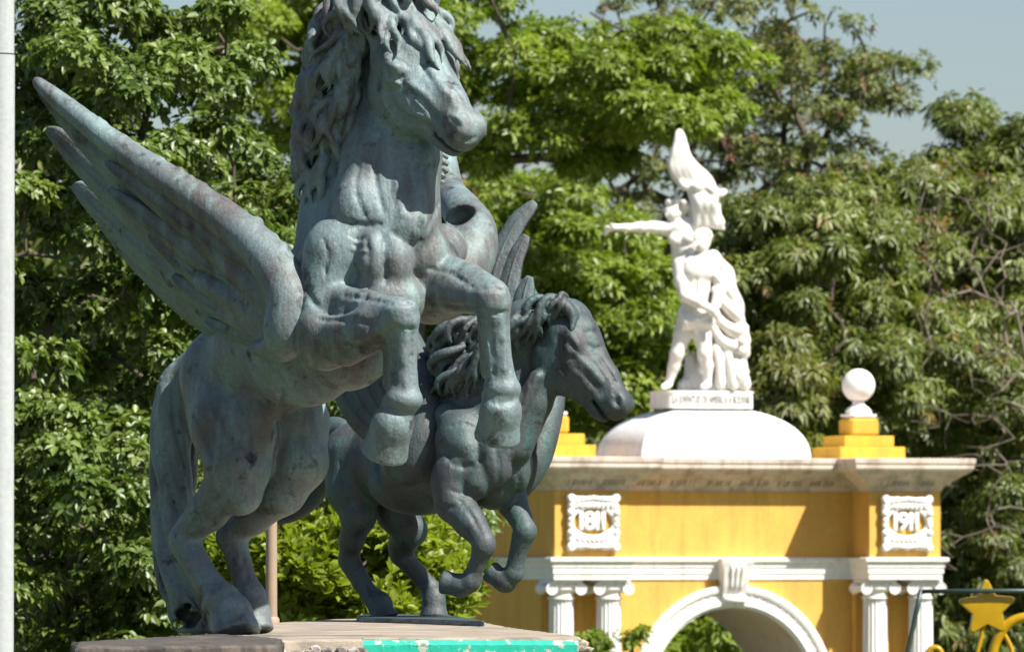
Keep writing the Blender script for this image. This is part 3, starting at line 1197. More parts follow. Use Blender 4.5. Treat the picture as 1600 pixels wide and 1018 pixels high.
# ================================================================= rearing winged horse
PG = Map(30.0, 370.0)
p, r = PG.p, PG.r
winged = empty('winged_horse', W(370, 990, 30.2))
winged.location.z = PT
tag(winged, 'large bronze winged horse rearing on its hind legs with both forelegs raised', 'horse statue')
F = Field((W(200, 0, 30)[0], 28.7, 2.96), (W(840, 0, 30)[0], 31.2, W(0, -60, 30)[2]), 0.0092)
def E(c, rx, ry, rd, k=12, ax=I3, cut=False):
    F.ell(p(*c), np.array([[1, 0, 0], [0, 0, 1], [0, 1, 0]]) if ax is I3 else ax, (r(rx), r(ry), r(rd)), r(k * .6), cut)
def CH(rows, k=16, cut=False):
    F.chain([p(*q[:3]) for q in rows], [r(q[3]) for q in rows], r(k * .6), cut)
LAT = nrm(np.array([.82, .57, 0])); HD = nrm(np.array([.57, -.82, .0]))
# trunk
CH([(372, 592, 190, 92), (425, 545, 90, 90), (490, 505, -10, 108), (556, 445, -110, 104)], 40)
E((470, 560, -10), 88, 72, 90, 30)
E((540, 530, -130), 78, 80, 70, 30)           # breast keel
CH([(430, 585, 90, 50), (500, 590, -60, 40)], 30)   # belly line
# neck
CH([(598, 350, -150, 92), (610, 240, -128, 75), (606, 150, -92, 60), (610, 60, -98, 48)], 40)
CH([(525, 360, -90, 62), (536, 235, -70, 53), (552, 125, -52, 45), (585, 50, -72, 40)], 40)
CH([(632, 350, -205, 44), (650, 250, -172, 34), (648, 170, -124, 28)], 24)   # windpipe side
CH([(600, 365, -225, 24), (594, 285, -194, 20), (588, 200, -146, 14)], 14)        # jugular muscle
E((560, 330, -205), 40, 58, 32, 16)
# shoulders and chest
E((528, 398, -194), 54, 60, 52, 16)
E((514, 432, -196), 44, 50, 46, 16)
E((544, 388, -212), 30, 42, 32, 10)
for q_ in ((548, 372, 40), (556, 400, 42), (552, 425, 34)):
    CH([(q_[0], q_[1], -268, 2.5), (q_[0] + 14, q_[1] + 4, -262, 2.5), (q_[0] + 26, q_[1] - 4, -246, 2)], 5, True)
E((583, 404, -232), 27, 46, 34, 12)
E((618, 408, -226), 28, 46, 34, 12)

E((662, 402, -170), 44, 52, 48, 14)
E((603, 470, -215), 60, 50, 46, 16)
E((690, 395, -75), 42, 46, 46, 16)
# right foreleg (picture left)
CH([(514, 440, -190, 46), (508, 528, -220, 48), (548, 522, -268, 41), (585, 506, -317, 34), (622, 494, -352, 27)], 16)
CH([(535, 470, -240, 24), (578, 478, -305, 22), (622, 484, -356, 18)], 18)      # extensor ridge
CH([(500, 515, -240, 34), (540, 545, -270, 26), (590, 530, -320, 18)], 8)
E((625, 492, -356), 29, 26, 29, 8)
E((640, 480, -364), 13, 13, 15, 5)
E((641, 502, -364), 12, 11, 14, 5)
E((608, 500, -340), 13, 18, 16, 5)
E((624, 482, -374), 17, 10, 10, 10)
E((626, 503, -372), 15, 9, 9, 10)
CH([(626, 500, -350, 30), (628, 530, -346, 23), (630, 590, -342, 21.5), (630, 620, -338, 26)], 8)
CH([(612, 520, -330, 13), (611, 600, -322, 13)], 8)                              # back tendon
E((630, 624, -340), 30, 22, 30, 8)
E((612, 632, -326), 17, 16, 17, 8)                                             # ergot
CH([(627, 630, -338, 25), (614, 664, -326, 23)], 8)
hoof(F, PG, (612, 666, -330), (599, 711, -308), 30, 37)
# left foreleg (picture right)
CH([(672, 408, -130, 48), (674, 452, -150, 52), (712, 450, -202, 38), (766, 466, -268, 27)], 16)
CH([(690, 415, -170, 22), (735, 432, -225, 20), (775, 455, -275, 18)], 10)
E((768, 467, -270), 29, 27, 29, 8)
E((782, 456, -278), 12, 12, 14, 5)
E((784, 478, -276), 12, 11, 14, 5)
E((767, 458, -287), 17, 10, 10, 10)
E((770, 478, -286), 15, 9, 9, 10)
CH([(770, 476, -268, 29), (773, 510, -262, 22.5), (779, 572, -256, 21.5), (784, 604, -252, 26)], 8)
CH([(757, 500, -250, 12), (764, 580, -240, 13)], 8)
E((785, 608, -254), 29, 21, 29, 8)
E((768, 618, -238), 16, 15, 16, 8)
CH([(784, 614, -252, 25), (781, 640, -246, 23)], 8)
hoof(F, PG, (782, 644, -250), (776, 687, -230), 30, 36)
# near hind leg
CH([(352, 585, 150, 72), (364, 665, 105, 66), (372, 725, 72, 52), (374, 768, 66, 38)], 24)
E((328, 620, 150), 40, 95, 50, 10)
CH([(300, 560, 95, 5), (345, 620, 40, 6), (352, 700, 8, 5)], 9, True)
CH([(388, 560, 60, 5), (372, 640, 22, 6), (392, 720, 22, 5)], 9, True)
E((338, 690, 92), 24, 60, 34, 9)
E((396, 655, 72), 40, 92, 50, 9)
CH([(360, 752, 75, 40), (326, 798, 120, 31), (290, 834, 152, 23)], 14)
CH([(330, 770, 120, 20), (290, 815, 165, 12), (276, 838, 172, 12)], 8)           # hamstring to the point of hock
E((286, 842, 152), 23, 26, 26, 6)
CH([(289, 846, 150, 24), (308, 880, 130, 21), (330, 912, 108, 20), (347, 932, 94, 25)], 8)
CH([(275, 850, 160, 11), (318, 920, 128, 13)], 8)
E((348, 936, 94), 29, 22, 28, 8)
E((330, 946, 104), 16, 14, 16, 8)
CH([(350, 938, 92, 27), (362, 958, 80, 29)], 8)
hoof(F, PG, (362, 960, 80), (370, 992, 66), 31, 41)
# far hind leg
CH([(424, 590, 190, 66), (456, 660, 140, 58), (468, 722, 112, 44), (442, 768, 130, 35), (396, 806, 170, 27), (366, 832, 195, 22)], 20)
CH([(364, 838, 195, 23), (374, 880, 180, 19), (386, 918, 168, 20), (392, 930, 164, 23)], 10)
E((360, 838, 195), 24, 26, 25, 8)
CH([(392, 930, 164, 24), (395, 950, 155, 25)], 8)
hoof(F, PG, (394, 958, 155), (396, 986, 148), 26, 33)
# flank and groin folds
CH([(428, 640, 40, 14), (455, 585, 20, 10), (430, 520, 40, 8)], 8)
CH([(408, 560, 92, 9), (420, 640, 60, 9)], 10, True)
# ribs and arm hollow, elbow crease
CH([(470, 470, -150, 8), (478, 560, -190, 7), (520, 600, -200, 6)], 10, True)
CH([(590, 425, -290, 5), (602, 470, -268, 5)], 6, True)
# modelling lines over the muscles
def CR(path, rr_, **kw): F.crease(PG, path, rr_, **kw)
for path, w_ in (
    ([(474, 430), (488, 470), (520, 488), (556, 476), (578, 446)], 6),
    ([(572, 368), (576, 400), (574, 432)], 3.5),
    ([(600, 370), (601, 410), (603, 446)], 3.5),
    ([(530, 345), (565, 352), (596, 350)], 5), ([(692, 300), (676, 345), (650, 384), (612, 362)], 5),
    ([(536, 462), (570, 466), (606, 474)], 3.5), ([(498, 500), (545, 500), (600, 508)], 4), ([(482, 545), (492, 580), (520, 604)], 5),
    ([(508, 556), (550, 548), (596, 524)], 3.5),
    ([(468, 520), (472, 570), (500, 618)], 6), ([(386, 548), (410, 592), (452, 622), (500, 632)], 6),
    ([(300, 640), (326, 700), (344, 762)], 6), ([(436, 650), (424, 715), (404, 772)], 6), ([(360, 600), (384, 660), (390, 720)], 5),
    ([(350, 770), (318, 800), (296, 826)], 4), ([(384, 775), (348, 800), (310, 832)], 4),
    ([(617, 518), (616, 560), (618, 602)], 3.5), ([(642, 520), (642, 600)], 2.5), ([(764, 498), (768, 540), (772, 586)], 3.5), ([(790, 500), (796, 585)], 2.5),
    ([(290, 862), (312, 896), (334, 924)], 3.5), ([(376, 850), (386, 905)], 3),
    ([(606, 478), (624, 473), (642, 476)], 2.5), ([(606, 513), (624, 515), (644, 513)], 2.5), ([(752, 452), (770, 450), (786, 454)], 2.5), ([(756, 488), (774, 490), (790, 487)], 2.5),
    ([(610, 642), (630, 645), (650, 640)], 3), ([(768, 628), (786, 630), (802, 625)], 3), ([(330, 950), (350, 952), (370, 946)], 3),
    ([(590, 210), (586, 270), (600, 335)], 4), ([(646, 215), (652, 280), (664, 335)], 4), ([(560, 250), (556, 300), (574, 345)], 4),
    ([(668, 420), (700, 425), (740, 450)], 4), ([(676, 470), (712, 480), (750, 478)], 4),
    ([(548, 368), (560, 374), (572, 370)], 2), ([(550, 380), (562, 387), (574, 383)], 2), ([(548, 394), (560, 400), (572, 396)], 2),
    ([(505, 372), (512, 400), (508, 430)], 2.5), ([(420, 560), (440, 600), (436, 640)], 4),
):
    CR(path, w_)
for path, w_ in (([(634, 515), (632, 560), (634, 610)], 4), ([(782, 495), (786, 545), (790, 596)], 4), ([(545, 530), (575, 522), (604, 508)], 4), ([(330, 640), (352, 690), (360, 750)], 5), ([(620, 240), (622, 290), (630, 340)], 5)):
    CR(path, w_, add=True, k=6)
# head
HQ, hu = horse_head(F, PG, (632, 42, -178), (104, 160, -106), (.82, -.02, .57), 1.02, wide=1.28)
for path, w_, kw in (
    ([(602, 100), (616, 91), (634, 103)], 4, {}), ([(606, 117), (618, 125), (636, 116)], 3.5, {}),
    ([(610, 108), (620, 104), (630, 110)], 6, dict(add=True, k=2)),
    ([(705, 187), (713, 193), (719, 203)], 7, dict(sink=.1)), ([(700, 182), (712, 182), (724, 194)], 4, dict(add=True, k=3)),
    ([(636, 128), (662, 146), (690, 176)], 5, dict(add=True, k=6)), ([(634, 138), (658, 158), (684, 188)], 4, {}),
    ([(655, 96), (676, 124), (702, 158)], 3.5, {}), ([(603, 138), (611, 168), (634, 190), (662, 197), (690, 218)], 9, dict(sink=.05, k=4)),
    ([(640, 150), (646, 166), (662, 176)], 3, {}), ([(690, 200), (698, 210), (706, 222)], 3.5, {}), ([(716, 214), (730, 220), (744, 214)], 3, {}),
    ([(690, 96), (706, 126), (726, 156)], 3, {}), ([(670, 106), (692, 140), (716, 172)], 4, dict(add=True, k=8)),
):
    CR(path, w_, **kw)
F.floor(PT)
body = child(link('body', F.mesh('body', 2), M['bronze'], None, True), winged)
del F

# ---- mane
rnd = random.Random(7)
F = Field((W(420, 0, 30)[0], 28.9, W(0, 420, 30)[2]), (W(790, 0, 30)[0], 30.6, W(0, -60, 30)[2]), 0.0078)
for i in range(170):
    t = rnd.random()
    y0 = -25 + 300 * t
    x0 = 592 - 70 * t ** .7 + rnd.uniform(-14, 22)
    d0 = -138 + 34 * t + rnd.uniform(-34, 40)
    ln = rnd.uniform(65, 120)
    dx = -rnd.uniform(18, 66) * (1 - .3 * t)
    if x0 + dx < 468: dx = 468 - x0
    pts = [(x0, y0, d0), (x0 + dx * .55, y0 + ln * .25, d0 - 12), (x0 + dx * .95, y0 + ln * .6, d0 - 6), (x0 + dx * 1.02, y0 + ln, d0 + 6)]
    F.curve(lock_rows(PG, pts, rnd.uniform(6, 9.5), rnd.uniform(6, 12), rnd), 16, r(1.6))
for i in range(95):      # outer curls hanging behind the neck
    y0 = rnd.uniform(10, 250)
    x0 = 520 - 45 * (y0 / 250) ** .6 + rnd.uniform(-8, 12)
    d0 = -72 + rnd.uniform(-45, 40)
    pts = [(x0 + 22, y0 - 12, d0 - 12), (x0 - 4, y0 + 12, d0 - 14), (x0 - 10, y0 + 42, d0), (x0 + 8, y0 + 70, d0 + 6)]
    F.curve(lock_rows(PG, pts, rnd.uniform(7, 11), rnd.uniform(8, 14), rnd), 16, r(1.6))
# forelock over the brow
for i in range(44):
    a = rnd.uniform(-60, 44)
    t0 = rnd.uniform(-46, 14)
    n0 = 12 + 12 * (1 - abs(a) / 70)
    ln = rnd.uniform(62, 108) * (1.0 if abs(a) < 40 else .7)
    rows = []
    ph = rnd.uniform(0, 6)
    nj = rnd.uniform(-5, 8)
    rr = rnd.uniform(6.5, 10.5)
    for k in range(9):
        u = k / 8
        q = HQ(t0 + ln * u, a * (.8 + .25 * u) + math.sin(ph + u * 7) * 7 * u + 10 * u, n0 + nj + 9 * math.sin(u * 3.1) - 10 * u)
        rows.append(np.append(q, r(rr * (.7 + .9 * u * (1 - u) * 2) * (1 - .75 * u ** 2.4))))
    F.curve(rows, 16, r(1.6))
# crest of hair over the poll, running out of the top of the picture
for i in range(60):
    x0 = rnd.uniform(520, 690); d0 = -160 + rnd.uniform(-45, 70)
    pts = [(x0 + 20, -40, d0), (x0 - 4, -16, d0 - 15), (x0 - 10, 22, d0 - 22), (x0 - 2, 55, d0 - 12)]
    if x0 > 600: pts = [(a, b * .7 - 8, c) for a, b, c in pts]
    F.curve(lock_rows(PG, pts, rnd.uniform(7, 11), rnd.uniform(5, 10), rnd), 16, r(1.6))
child(link('mane', F.mesh('mane', 1), M['bronze'], None, True), winged)
del F

# ---- tail reaching the slab
F = Field((W(190, 0, 30)[0], 29.9, 2.98), (W(350, 0, 30)[0], 31.3, W(0, 520, 30)[2]), 0.009)
tl = [(322, 550, 230, 26), (284, 590, 262, 36), (274, 660, 275, 38), (270, 745, 272, 38), (274, 830, 262, 39), (285, 905, 246, 40), (298, 962, 236, 38), (306, 984, 232, 33)]
F.curve([PG.row((a, b, c, d * .66)) for a, b, c, d in tl], 26, r(10))
for i in range(75):
    f0 = rnd.uniform(0, .6); f1 = min(1, f0 + rnd.uniform(.3, .55))
    ang = rnd.uniform(0, 6.28)
    cc = catmull(np.array(tl, float), 40)
    pts = []
    for k in range(5):
        q = cc[int((f0 + (f1 - f0) * k / 4) * 39)]
        aa = ang + k * .35
        pts.append((q[0] + math.cos(aa) * q[3] * .8, q[1], q[2] + math.sin(aa) * q[3] * .8))
    F.curve(lock_rows(PG, pts, rnd.uniform(6, 9.5), 4, rnd), 14, r(2))
for c_ in ((286, 958, 220, 9), (296, 970, 222, 11), (305, 962, 220, 8), (280, 974, 222, 7), (294, 946, 218, 5)):
    F.ell(p(*c_[:3]), I3, (r(c_[3] * 1.35), r(40), r(c_[3])), r(4), True)
F.floor(PT)
child(link('tail', F.mesh('tail', 1), M['bronze'], None, True), winged)
del F

# ---- wings
def le_d(x): return -165 + (440 - x) * .735
wing = child(empty('wing', winged.location), winged)
wing.matrix_parent_inverse = Matrix(); wing.location = (0, 0, 0)
F = Field((W(30, 0, 30.3)[0], 29.0, W(0, 600, 30)[2]), (W(520, 0, 30)[0], 31.0, W(0, 90, 30.4)[2]), 0.0085)
ax = [(450, 520, -130, 36), (454, 470, -128, 33), (430, 418, -104, 31), (387, 372, -72, 29), (327, 325, -36, 26), (259, 280, 4, 23), (188, 232, 46, 19), (118, 178, 84, 15), (78, 145, 106, 10), (56, 126, 118, 5)]
ax = [(a, b, c - 70 * (a - 56) / 390, d) for a, b, c, d in ax]
F.curve([PG.row(q) for q in ax], 40, r(10))
F.chain([p(455, 500, -190), p(470, 500, -110)], [r(28), r(44)], r(24))
cc = catmull(np.array(ax, float), 90)
for i in range(14, 84):        # knobbly scales along the leading edge
    q = cc[i]
    F.ball(p(q[0] + rnd.uniform(.3, .75) * q[3] * .75, q[1] - rnd.uniform(.5, .8) * q[3], q[2] + rnd.uniform(-.5, .4) * q[3]), r(q[3] * rnd.uniform(.26, .42)), r(3))
F.chain([p(470, 505, -195), p(440, 540, -185), p(400, 545, -140)], [r(29), r(21), r(11)], r(16))
# thin membrane joining the feather roots
for a, b, ra, rb in (((430, 470, -150), (330, 380, -62), 26, 24), ((425, 500, -140), (320, 440, -48), 22, 18), ((420, 520, -130), (350, 490, -62), 18, 12), ((330, 365, -62), (230, 300, 12), 20, 14)):
    F.cone(p(*a), p(*b), r(ra), r(rb), r(14))
child(link('wing_arm', F.mesh('wing_arm', 2), M['bronze'], None, True), wing).matrix_parent_inverse = Matrix.Translation(-Vector(winged.location))
del F
WN = np.array([-.30, -.80, -.42])
def feather(rows, nvec=WN, thick=6.0, parent=wing, mp=PG, mat='bronze', root=winged, **kw):
    V, Fc = blade(mp, rows, nvec, thick, **kw)
    o = link('feather', mesh_py('feather', V, Fc), M[mat], None, True)
    o.parent = parent
    o.matrix_parent_inverse = Matrix.Translation(-Vector(root.location))
    return o
def dd(x, y, extra=0):
    """depth of the wing sheet: the lower the farther"""
    le = 122 + (x - 52) * .80 if x < 330 else 345 + (x - 330) * .95
    return le_d(x) + 26 + max(0, y - le) * .42 + extra
FE = [
    [(405, 432, 36), (310, 362, 42), (205, 284, 40), (114, 194, 24), (72, 148, 12), (57, 128, 4)],
    [(408, 468, 38), (312, 408, 46), (220, 340, 40), (138, 264, 28), (92, 216, 17), (75, 204, 7)],
    [(412, 498, 36), (322, 458, 46), (236, 398, 44), (172, 340, 32), (132, 302, 20), (117, 291, 8)],
    [(420, 520, 28), (352, 500, 38), (285, 458, 40), (222, 404, 34), (172, 352, 22), (152, 330, 8)],
    [(430, 536, 20), (385, 530, 24), (330, 505, 28), (268, 458, 26), (218, 412, 16), (200, 392, 6)],
]
for i, rows in enumerate(FE):
    feather([(x, y, dd(x, y, -6 + 18 * i), h) for x, y, h in rows], thick=13, bow=.25)
CV = [
    [(415, 432, 22), (345, 388, 26), (268, 332, 24), (200, 278, 14), (168, 254, 5)],
    [(420, 462, 22), (350, 428, 27), (275, 378, 24), (205, 322, 14), (172, 296, 5)],
    [(424, 488, 20), (372, 468, 26), (310, 430, 24), (258, 388, 14), (235, 366, 5)],
    [(428, 508, 18), (388, 502, 22), (335, 478, 20), (290, 446, 12), (272, 430, 5)],
    [(436, 528, 14), (402, 530, 16), (360, 518, 14), (325, 500, 6)],
]
for i, rows in enumerate(CV):
    feather([(x, y, dd(x, y, -46 + 8 * i), h) for x, y, h in rows], thick=13, bow=.3)

wing2 = empty('wing', (0, 0, 0)); wing2.parent = winged
F = Field((W(640, 0, 30)[0], 29.4, W(0, 560, 30)[2]), (W(800, 0, 30)[0], 31.2, W(0, 40, 30)[2]), 0.0085)
F.curve([PG.row(q) for q in [(690, 455, -70, 46), (728, 405, -40, 40), (738, 362, 0, 34), (722, 330, 70, 28), (700, 300, 150, 24), (690, 250, 210, 21), (684, 190, 270, 19), (676, 120, 330, 15), (668, 70, 370, 8)]], 40, r(12))
F.ell(p(724, 392, 10), np.array([[1, 0, 0], [0, 0, 1], [0, 1, 0]]), (r(40), r(58), r(60)), r(14))
F.cone(p(735, 375, 10), p(728, 430, 30), r(34), r(22), r(16))
F.ell(p(713, 338, -20), np.array([[.9, 0, .4], [-.4, 0, .9], [0, 1, 0]]), (r(30), r(17), r(50)), r(8), True)
child(link('wing_arm', F.mesh('wing_arm', 2), M['bronze'], None, True), wing2).matrix_parent_inverse = Matrix.Translation(-Vector(winged.location))
del F
for i in range(4):
    e = i * 26
    feather([(715 - i * 6, 400 + e * .3, 60 + e * .6, 24), (700 - i * 8, 340 + e * .4, 150 + e, 26), (688 - i * 8, 240 + e * .5, 250 + e, 22), (676 - i * 8, 140 + e * .6, 330 + e, 15), (668 - i * 8, 90 + e * .7, 365 + e, 5)],
            nvec=np.array([.7, -.5, .1]), parent=wing2)
for k in range(7):            # barbs seen on the strip of wing beside the neck
    y = 232 + k * 11
    feather([(700, y + 4, 168 - k * 8, 3.5), (690, y - 3, 160 - k * 8, 3.5), (678, y - 9, 170 - k * 8, 2)], nvec=np.array([.3, -.9, 0]), parent=wing2, thick=3, n=8)

# ================================================================= second horse
SH = Map(37.0, 300.0)
p, r = SH.p, SH.r
trot = empty('prancing_horse', W(640, 965, 37.4))
trot.location.z = PT
tag(trot, 'smaller dark bronze winged horse prancing behind the rearing one, head in profile', 'horse statue')
F = Field((W(470, 0, 37)[0], 35.8, 2.98), (W(1000, 0, 37)[0], 38.1, W(0, 430, 37)[2]), 0.0095)
CH([(568, 716, 150, 62), (610, 722, 90, 62), (668, 724, 0, 72), (742, 710, -110, 74)], 30)
E((650, 752, 10), 76, 52, 60, 20)
E((770, 740, -150), 46, 56, 46, 18)
# neck and chest
CH([(764, 680, -130, 62), (798, 612, -140, 48), (834, 548, -150, 39), (868, 504, -160, 31)], 30)
CH([(726, 640, -110, 46), (772, 560, -140, 44), (820, 505, -165, 38)], 22)
CH([(806, 700, -195, 26), (838, 630, -195, 24), (862, 580, -195, 22)], 12)
CH([(782, 735, -200, 18), (800, 660, -215, 15), (838, 590, -215, 12)], 8)
E((722, 690, -172), 42, 50, 38, 22)
CH([(700, 650, -150, 22), (728, 700, -196, 20), (748, 735, -206, 14)], 14)
E((714, 734, -184), 36, 30, 32, 14)
E((772, 715, -196), 30, 50, 30, 6)
E((806, 725, -170), 26, 46, 30, 6)
E((744, 752, -196), 24, 28, 26, 12)
# near foreleg
CH([(706, 752, -180, 34), (710, 785, -188, 30), (734, 815, -215, 24), (755, 843, -238, 18)], 12)
E((756, 850, -240), 19, 20, 19, 5)
CH([(755, 856, -240, 17), (745, 882, -232, 12.5), (737, 902, -226, 15)], 7)
E((736, 907, -226), 16, 14, 16, 5)
CH([(734, 910, -226, 16), (716, 916, -218, 15)], 6)
hoof(F, SH, (720, 914, -220), (690, 908, -212), 15, 19, 5)
# far foreleg
CH([(794, 756, -120, 28), (801, 786, -130, 23), (816, 815, -158, 18)], 10)
E((820, 828, -164), 19, 21, 20, 6)
CH([(818, 832, -164, 18), (808, 868, -156, 13), (803, 894, -152, 15)], 7)
E((802, 896, -152), 16, 14, 16, 5)
CH([(801, 898, -152, 14), (787, 908, -146, 14)], 6)
hoof(F, SH, (788, 908, -146), (764, 890, -138), 14, 18, 5)
# hind legs
CH([(554, 716, 128, 54), (550, 765, 110, 40), (560, 806, 98, 27), (550, 842, 118, 19), (545, 868, 134, 16)], 16)
E((545, 872, 134), 16, 18, 17, 6)
CH([(546, 876, 134, 18), (564, 908, 122, 14.5), (584, 936, 110, 15), (590, 942, 108, 17)], 7)
hoof(F, SH, (594, 944, 106), (602, 968, 100), 17, 24, 5)
CH([(606, 745, 170, 48), (622, 800, 140, 34), (640, 828, 130, 27), (628, 852, 160, 21), (626, 864, 166, 18)], 14)
E((626, 864, 166), 17, 19, 18, 6)
CH([(628, 868, 166, 17), (655, 898, 158, 14), (672, 918, 152, 15)], 7)
CH([(672, 918, 152, 16), (678, 938, 150, 15)], 6)
hoof(F, SH, (678, 938, 150), (678, 966, 146), 16, 24, 5)
for path, w_ in (
    ([(752, 650), (772, 690), (780, 735), (776, 772)], 5), ([(690, 690), (706, 722), (736, 728), (756, 712)], 5), ([(700, 762), (722, 770), (746, 764)], 4),
    ([(822, 590), (808, 650), (796, 705)], 4.5), ([(776, 610), (768, 660), (776, 700)], 4), ([(800, 720), (812, 750), (806, 778)], 4),
    ([(586, 700), (592, 745), (608, 790)], 5), ([(530, 720), (540, 770), (556, 800)], 4), ([(716, 778), (738, 806), (752, 834)], 3),
    ([(660, 770), (690, 792), (712, 790)], 4), ([(548, 880), (572, 925)], 2.5), ([(634, 876), (660, 910)], 2.5), ([(744, 864), (738, 898)], 2.5),
    ([(848, 520), (840, 560), (826, 600)], 3.5), ([(700, 668), (722, 660), (744, 668)], 3),
):
    F.crease(SH, path, w_)
HQ2, hu2 = horse_head(F, SH, (892, 484, -190), (88, 148, -46), (.36, -.02, .93), .81, ear=False, wide=1.1)
for path, w_, kw in (
    ([(872, 520), (870, 552), (884, 582), (908, 596)], 4, {}), ([(916, 520), (930, 516), (944, 526)], 3, {}), ([(918, 538), (930, 544), (944, 540)], 2.5, {}),
    ([(904, 560), (926, 580), (946, 606)], 4, dict(add=True, k=4)), ([(898, 572), (920, 594), (940, 616)], 3, {}),
    ([(930, 548), (948, 574), (966, 604)], 3, {}), ([(959, 612), (964, 620), (964, 628)], 4.5, dict(sink=.1)),
):
    F.crease(SH, path, w_, **kw)
F.floor(PT + .012)
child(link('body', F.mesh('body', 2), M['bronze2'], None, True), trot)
del F
# bronze plinth sheet under the hooves
v, f = prism([(x, y) for x, y in [on_plat(*q) for q in ((566, 971.5), (640, 973.5), (756, 978), (742, 974), (700, 967.5), (610, 965.5), (560, 967.5))]], PT + .001, PT + .026, .015, .12, 9)
q = MB().add(v, f).build('plinth', M['bronze2']); child(q, trot)
# mane
rnd = random.Random(21)
F = Field((W(650, 0, 37)[0], 35.9, W(0, 700, 37)[2]), (W(960, 0, 37)[0], 37.3, W(0, 430, 37)[2]), 0.0082)
for i in range(160):
    t = rnd.random()
    x0 = 886 - 150 * t + rnd.uniform(-10, 10); y0 = 472 + 120 * t ** 1.3 + rnd.uniform(-6, 10)
    d0 = -205 + 60 * t + rnd.uniform(-25, 30)
    dx = -rnd.uniform(18, 60); ln = rnd.uniform(22, 70)
    pts = [(x0, y0, d0), (x0 + dx * .5, y0 - 4, d0 - 14), (x0 + dx, y0 + ln * .45, d0 - 8), (x0 + dx * 1.05, y0 + ln, d0 + 10)]
    F.curve(lock_rows(SH, pts, rnd.uniform(4.5, 7), rnd.uniform(4, 9), rnd), 14, r(1.2))
for i in range(85):
    x0 = rnd.uniform(690, 760); y0 = rnd.uniform(500, 600); d0 = -110 + rnd.uniform(-40, 40)
    pts = [(x0 + 30, y0 - 10, d0 - 10), (x0, y0, d0 - 20), (x0 - 18, y0 + 22, d0 - 6), (x0 - 10, y0 + 46, d0 + 6)]
    F.curve(lock_rows(SH, pts, rnd.uniform(5, 8), rnd.uniform(4, 9), rnd), 14, r(1.2))
for i in range(14):       # forelock
    a = rnd.uniform(-40, 30)
    rows = []
    ph = rnd.uniform(0, 6)
    for k in range(7):
        u = k / 6
        q = HQ2(-12 + rnd.uniform(0, 2) + 60 * u, a * (1 + .2 * u) + math.sin(ph + u * 6) * 5 * u, 4 + 10 * math.sin(u * 3.1) - 8 * u)
        rows.append(np.append(q, r(8.5 * (1 - .7 * u ** 2))))
    F.curve(rows, 10, r(2.5))
for s in (-1, 1):            # ears laid back
    F.cone(HQ2(4, s * 26, -8), HQ2(-26, s * 34, -26), r(11), r(9), r(4))
    F.cone(HQ2(-26, s * 34, -26), HQ2(-44, s * 34, -40), r(9), r(2.5), r(4))
child(link('mane', F.mesh('mane', 1), M['bronze2'], None, True), trot)
del F
# tail
F = Field((W(400, 0, 37)[0], 37.2, W(0, 850, 37)[2]), (W(600, 0, 37)[0], 38.5, W(0, 620, 37)[2]), 0.009)
tl = [(545, 680, 170, 16), (520, 672, 210, 20), (500, 705, 235, 28), (480, 750, 255, 36), (455, 778, 275, 34), (432, 798, 290, 20)]
F.curve([SH.row(q) for q in tl], 20, r(8))
for i in range(26):
    cc = catmull(np.array(tl, float), 30)
    ang = rnd.uniform(0, 6.28); f0 = rnd.uniform(0, .5); f1 = min(1, f0 + .5)
    pts = []
    for k in range(5):
        q = cc[int((f0 + (f1 - f0) * k / 4) * 29)]
        aa = ang + k * .6
        pts.append((q[0] + math.cos(aa) * q[3] * .8, q[1] + math.sin(aa) * q[3] * .5, q[2] + math.sin(aa) * q[3] * .8))
    F.curve(lock_rows(SH, pts, rnd.uniform(6, 10), 4, rnd), 12, r(3))
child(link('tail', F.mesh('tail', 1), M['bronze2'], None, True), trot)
del F
# wings
sw = empty('wing', (0, 0, 0)); sw.parent = trot
F = Field((W(560, 0, 37)[0], 36.0, W(0, 780, 37)[2]), (W(740, 0, 37)[0], 38.0, W(0, 420, 37)[2]), 0.0085)
F.curve([SH.row(q) for q in [(628, 728, -110, 30), (656, 690, -125, 34), (668, 640, -110, 28), (660, 590, -80, 22), (640, 535, -40, 18), (610, 480, 0, 14), (575, 430, 40, 6)]], 30, r(10))
F.cone(p(650, 720, -120), p(690, 700, -120), r(36), r(28), r(18))
child(link('wing_arm', F.mesh('wing_arm', 2), M['bronze2'], None, True), sw).matrix_parent_inverse = Matrix.Translation(-Vector(trot.location))
del F
for i in range(6):
    e = i * 16
    feather([(655 - e * .5, 680 + e * .2, -95 + e, 22), (640 - e, 610 + e * .5, -50 + e, 26), (612 - e * 1.1, 540 + e * .6, 0 + e, 22), (585 - e * 1.1, 480 + e * .8, 40 + e, 14), (570 - e, 445 + e, 60 + e, 5)],
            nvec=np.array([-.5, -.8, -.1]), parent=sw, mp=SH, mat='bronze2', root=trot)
sw2 = empty('wing', (0, 0, 0)); sw2.parent = trot
F = Field((W(740, 0, 37)[0], 36.0, W(0, 800, 37)[2]), (W(920, 0, 37)[0], 37.9, W(0, 420, 37)[2]), 0.0085)
F.curve([SH.row(q) for q in [(806, 762, -90, 20), (832, 716, -75, 26), (852, 650, -50, 24), (860, 596, -20, 20), (850, 540, 20, 20), (835, 490, 50, 18), (815, 450, 80, 14)]], 30, r(10))
child(link('wing_arm', F.mesh('wing_arm', 2), M['bronze2'], None, True), sw2).matrix_parent_inverse = Matrix.Translation(-Vector(trot.location))
del F
NV2 = np.array([-.2, -.95, .1])
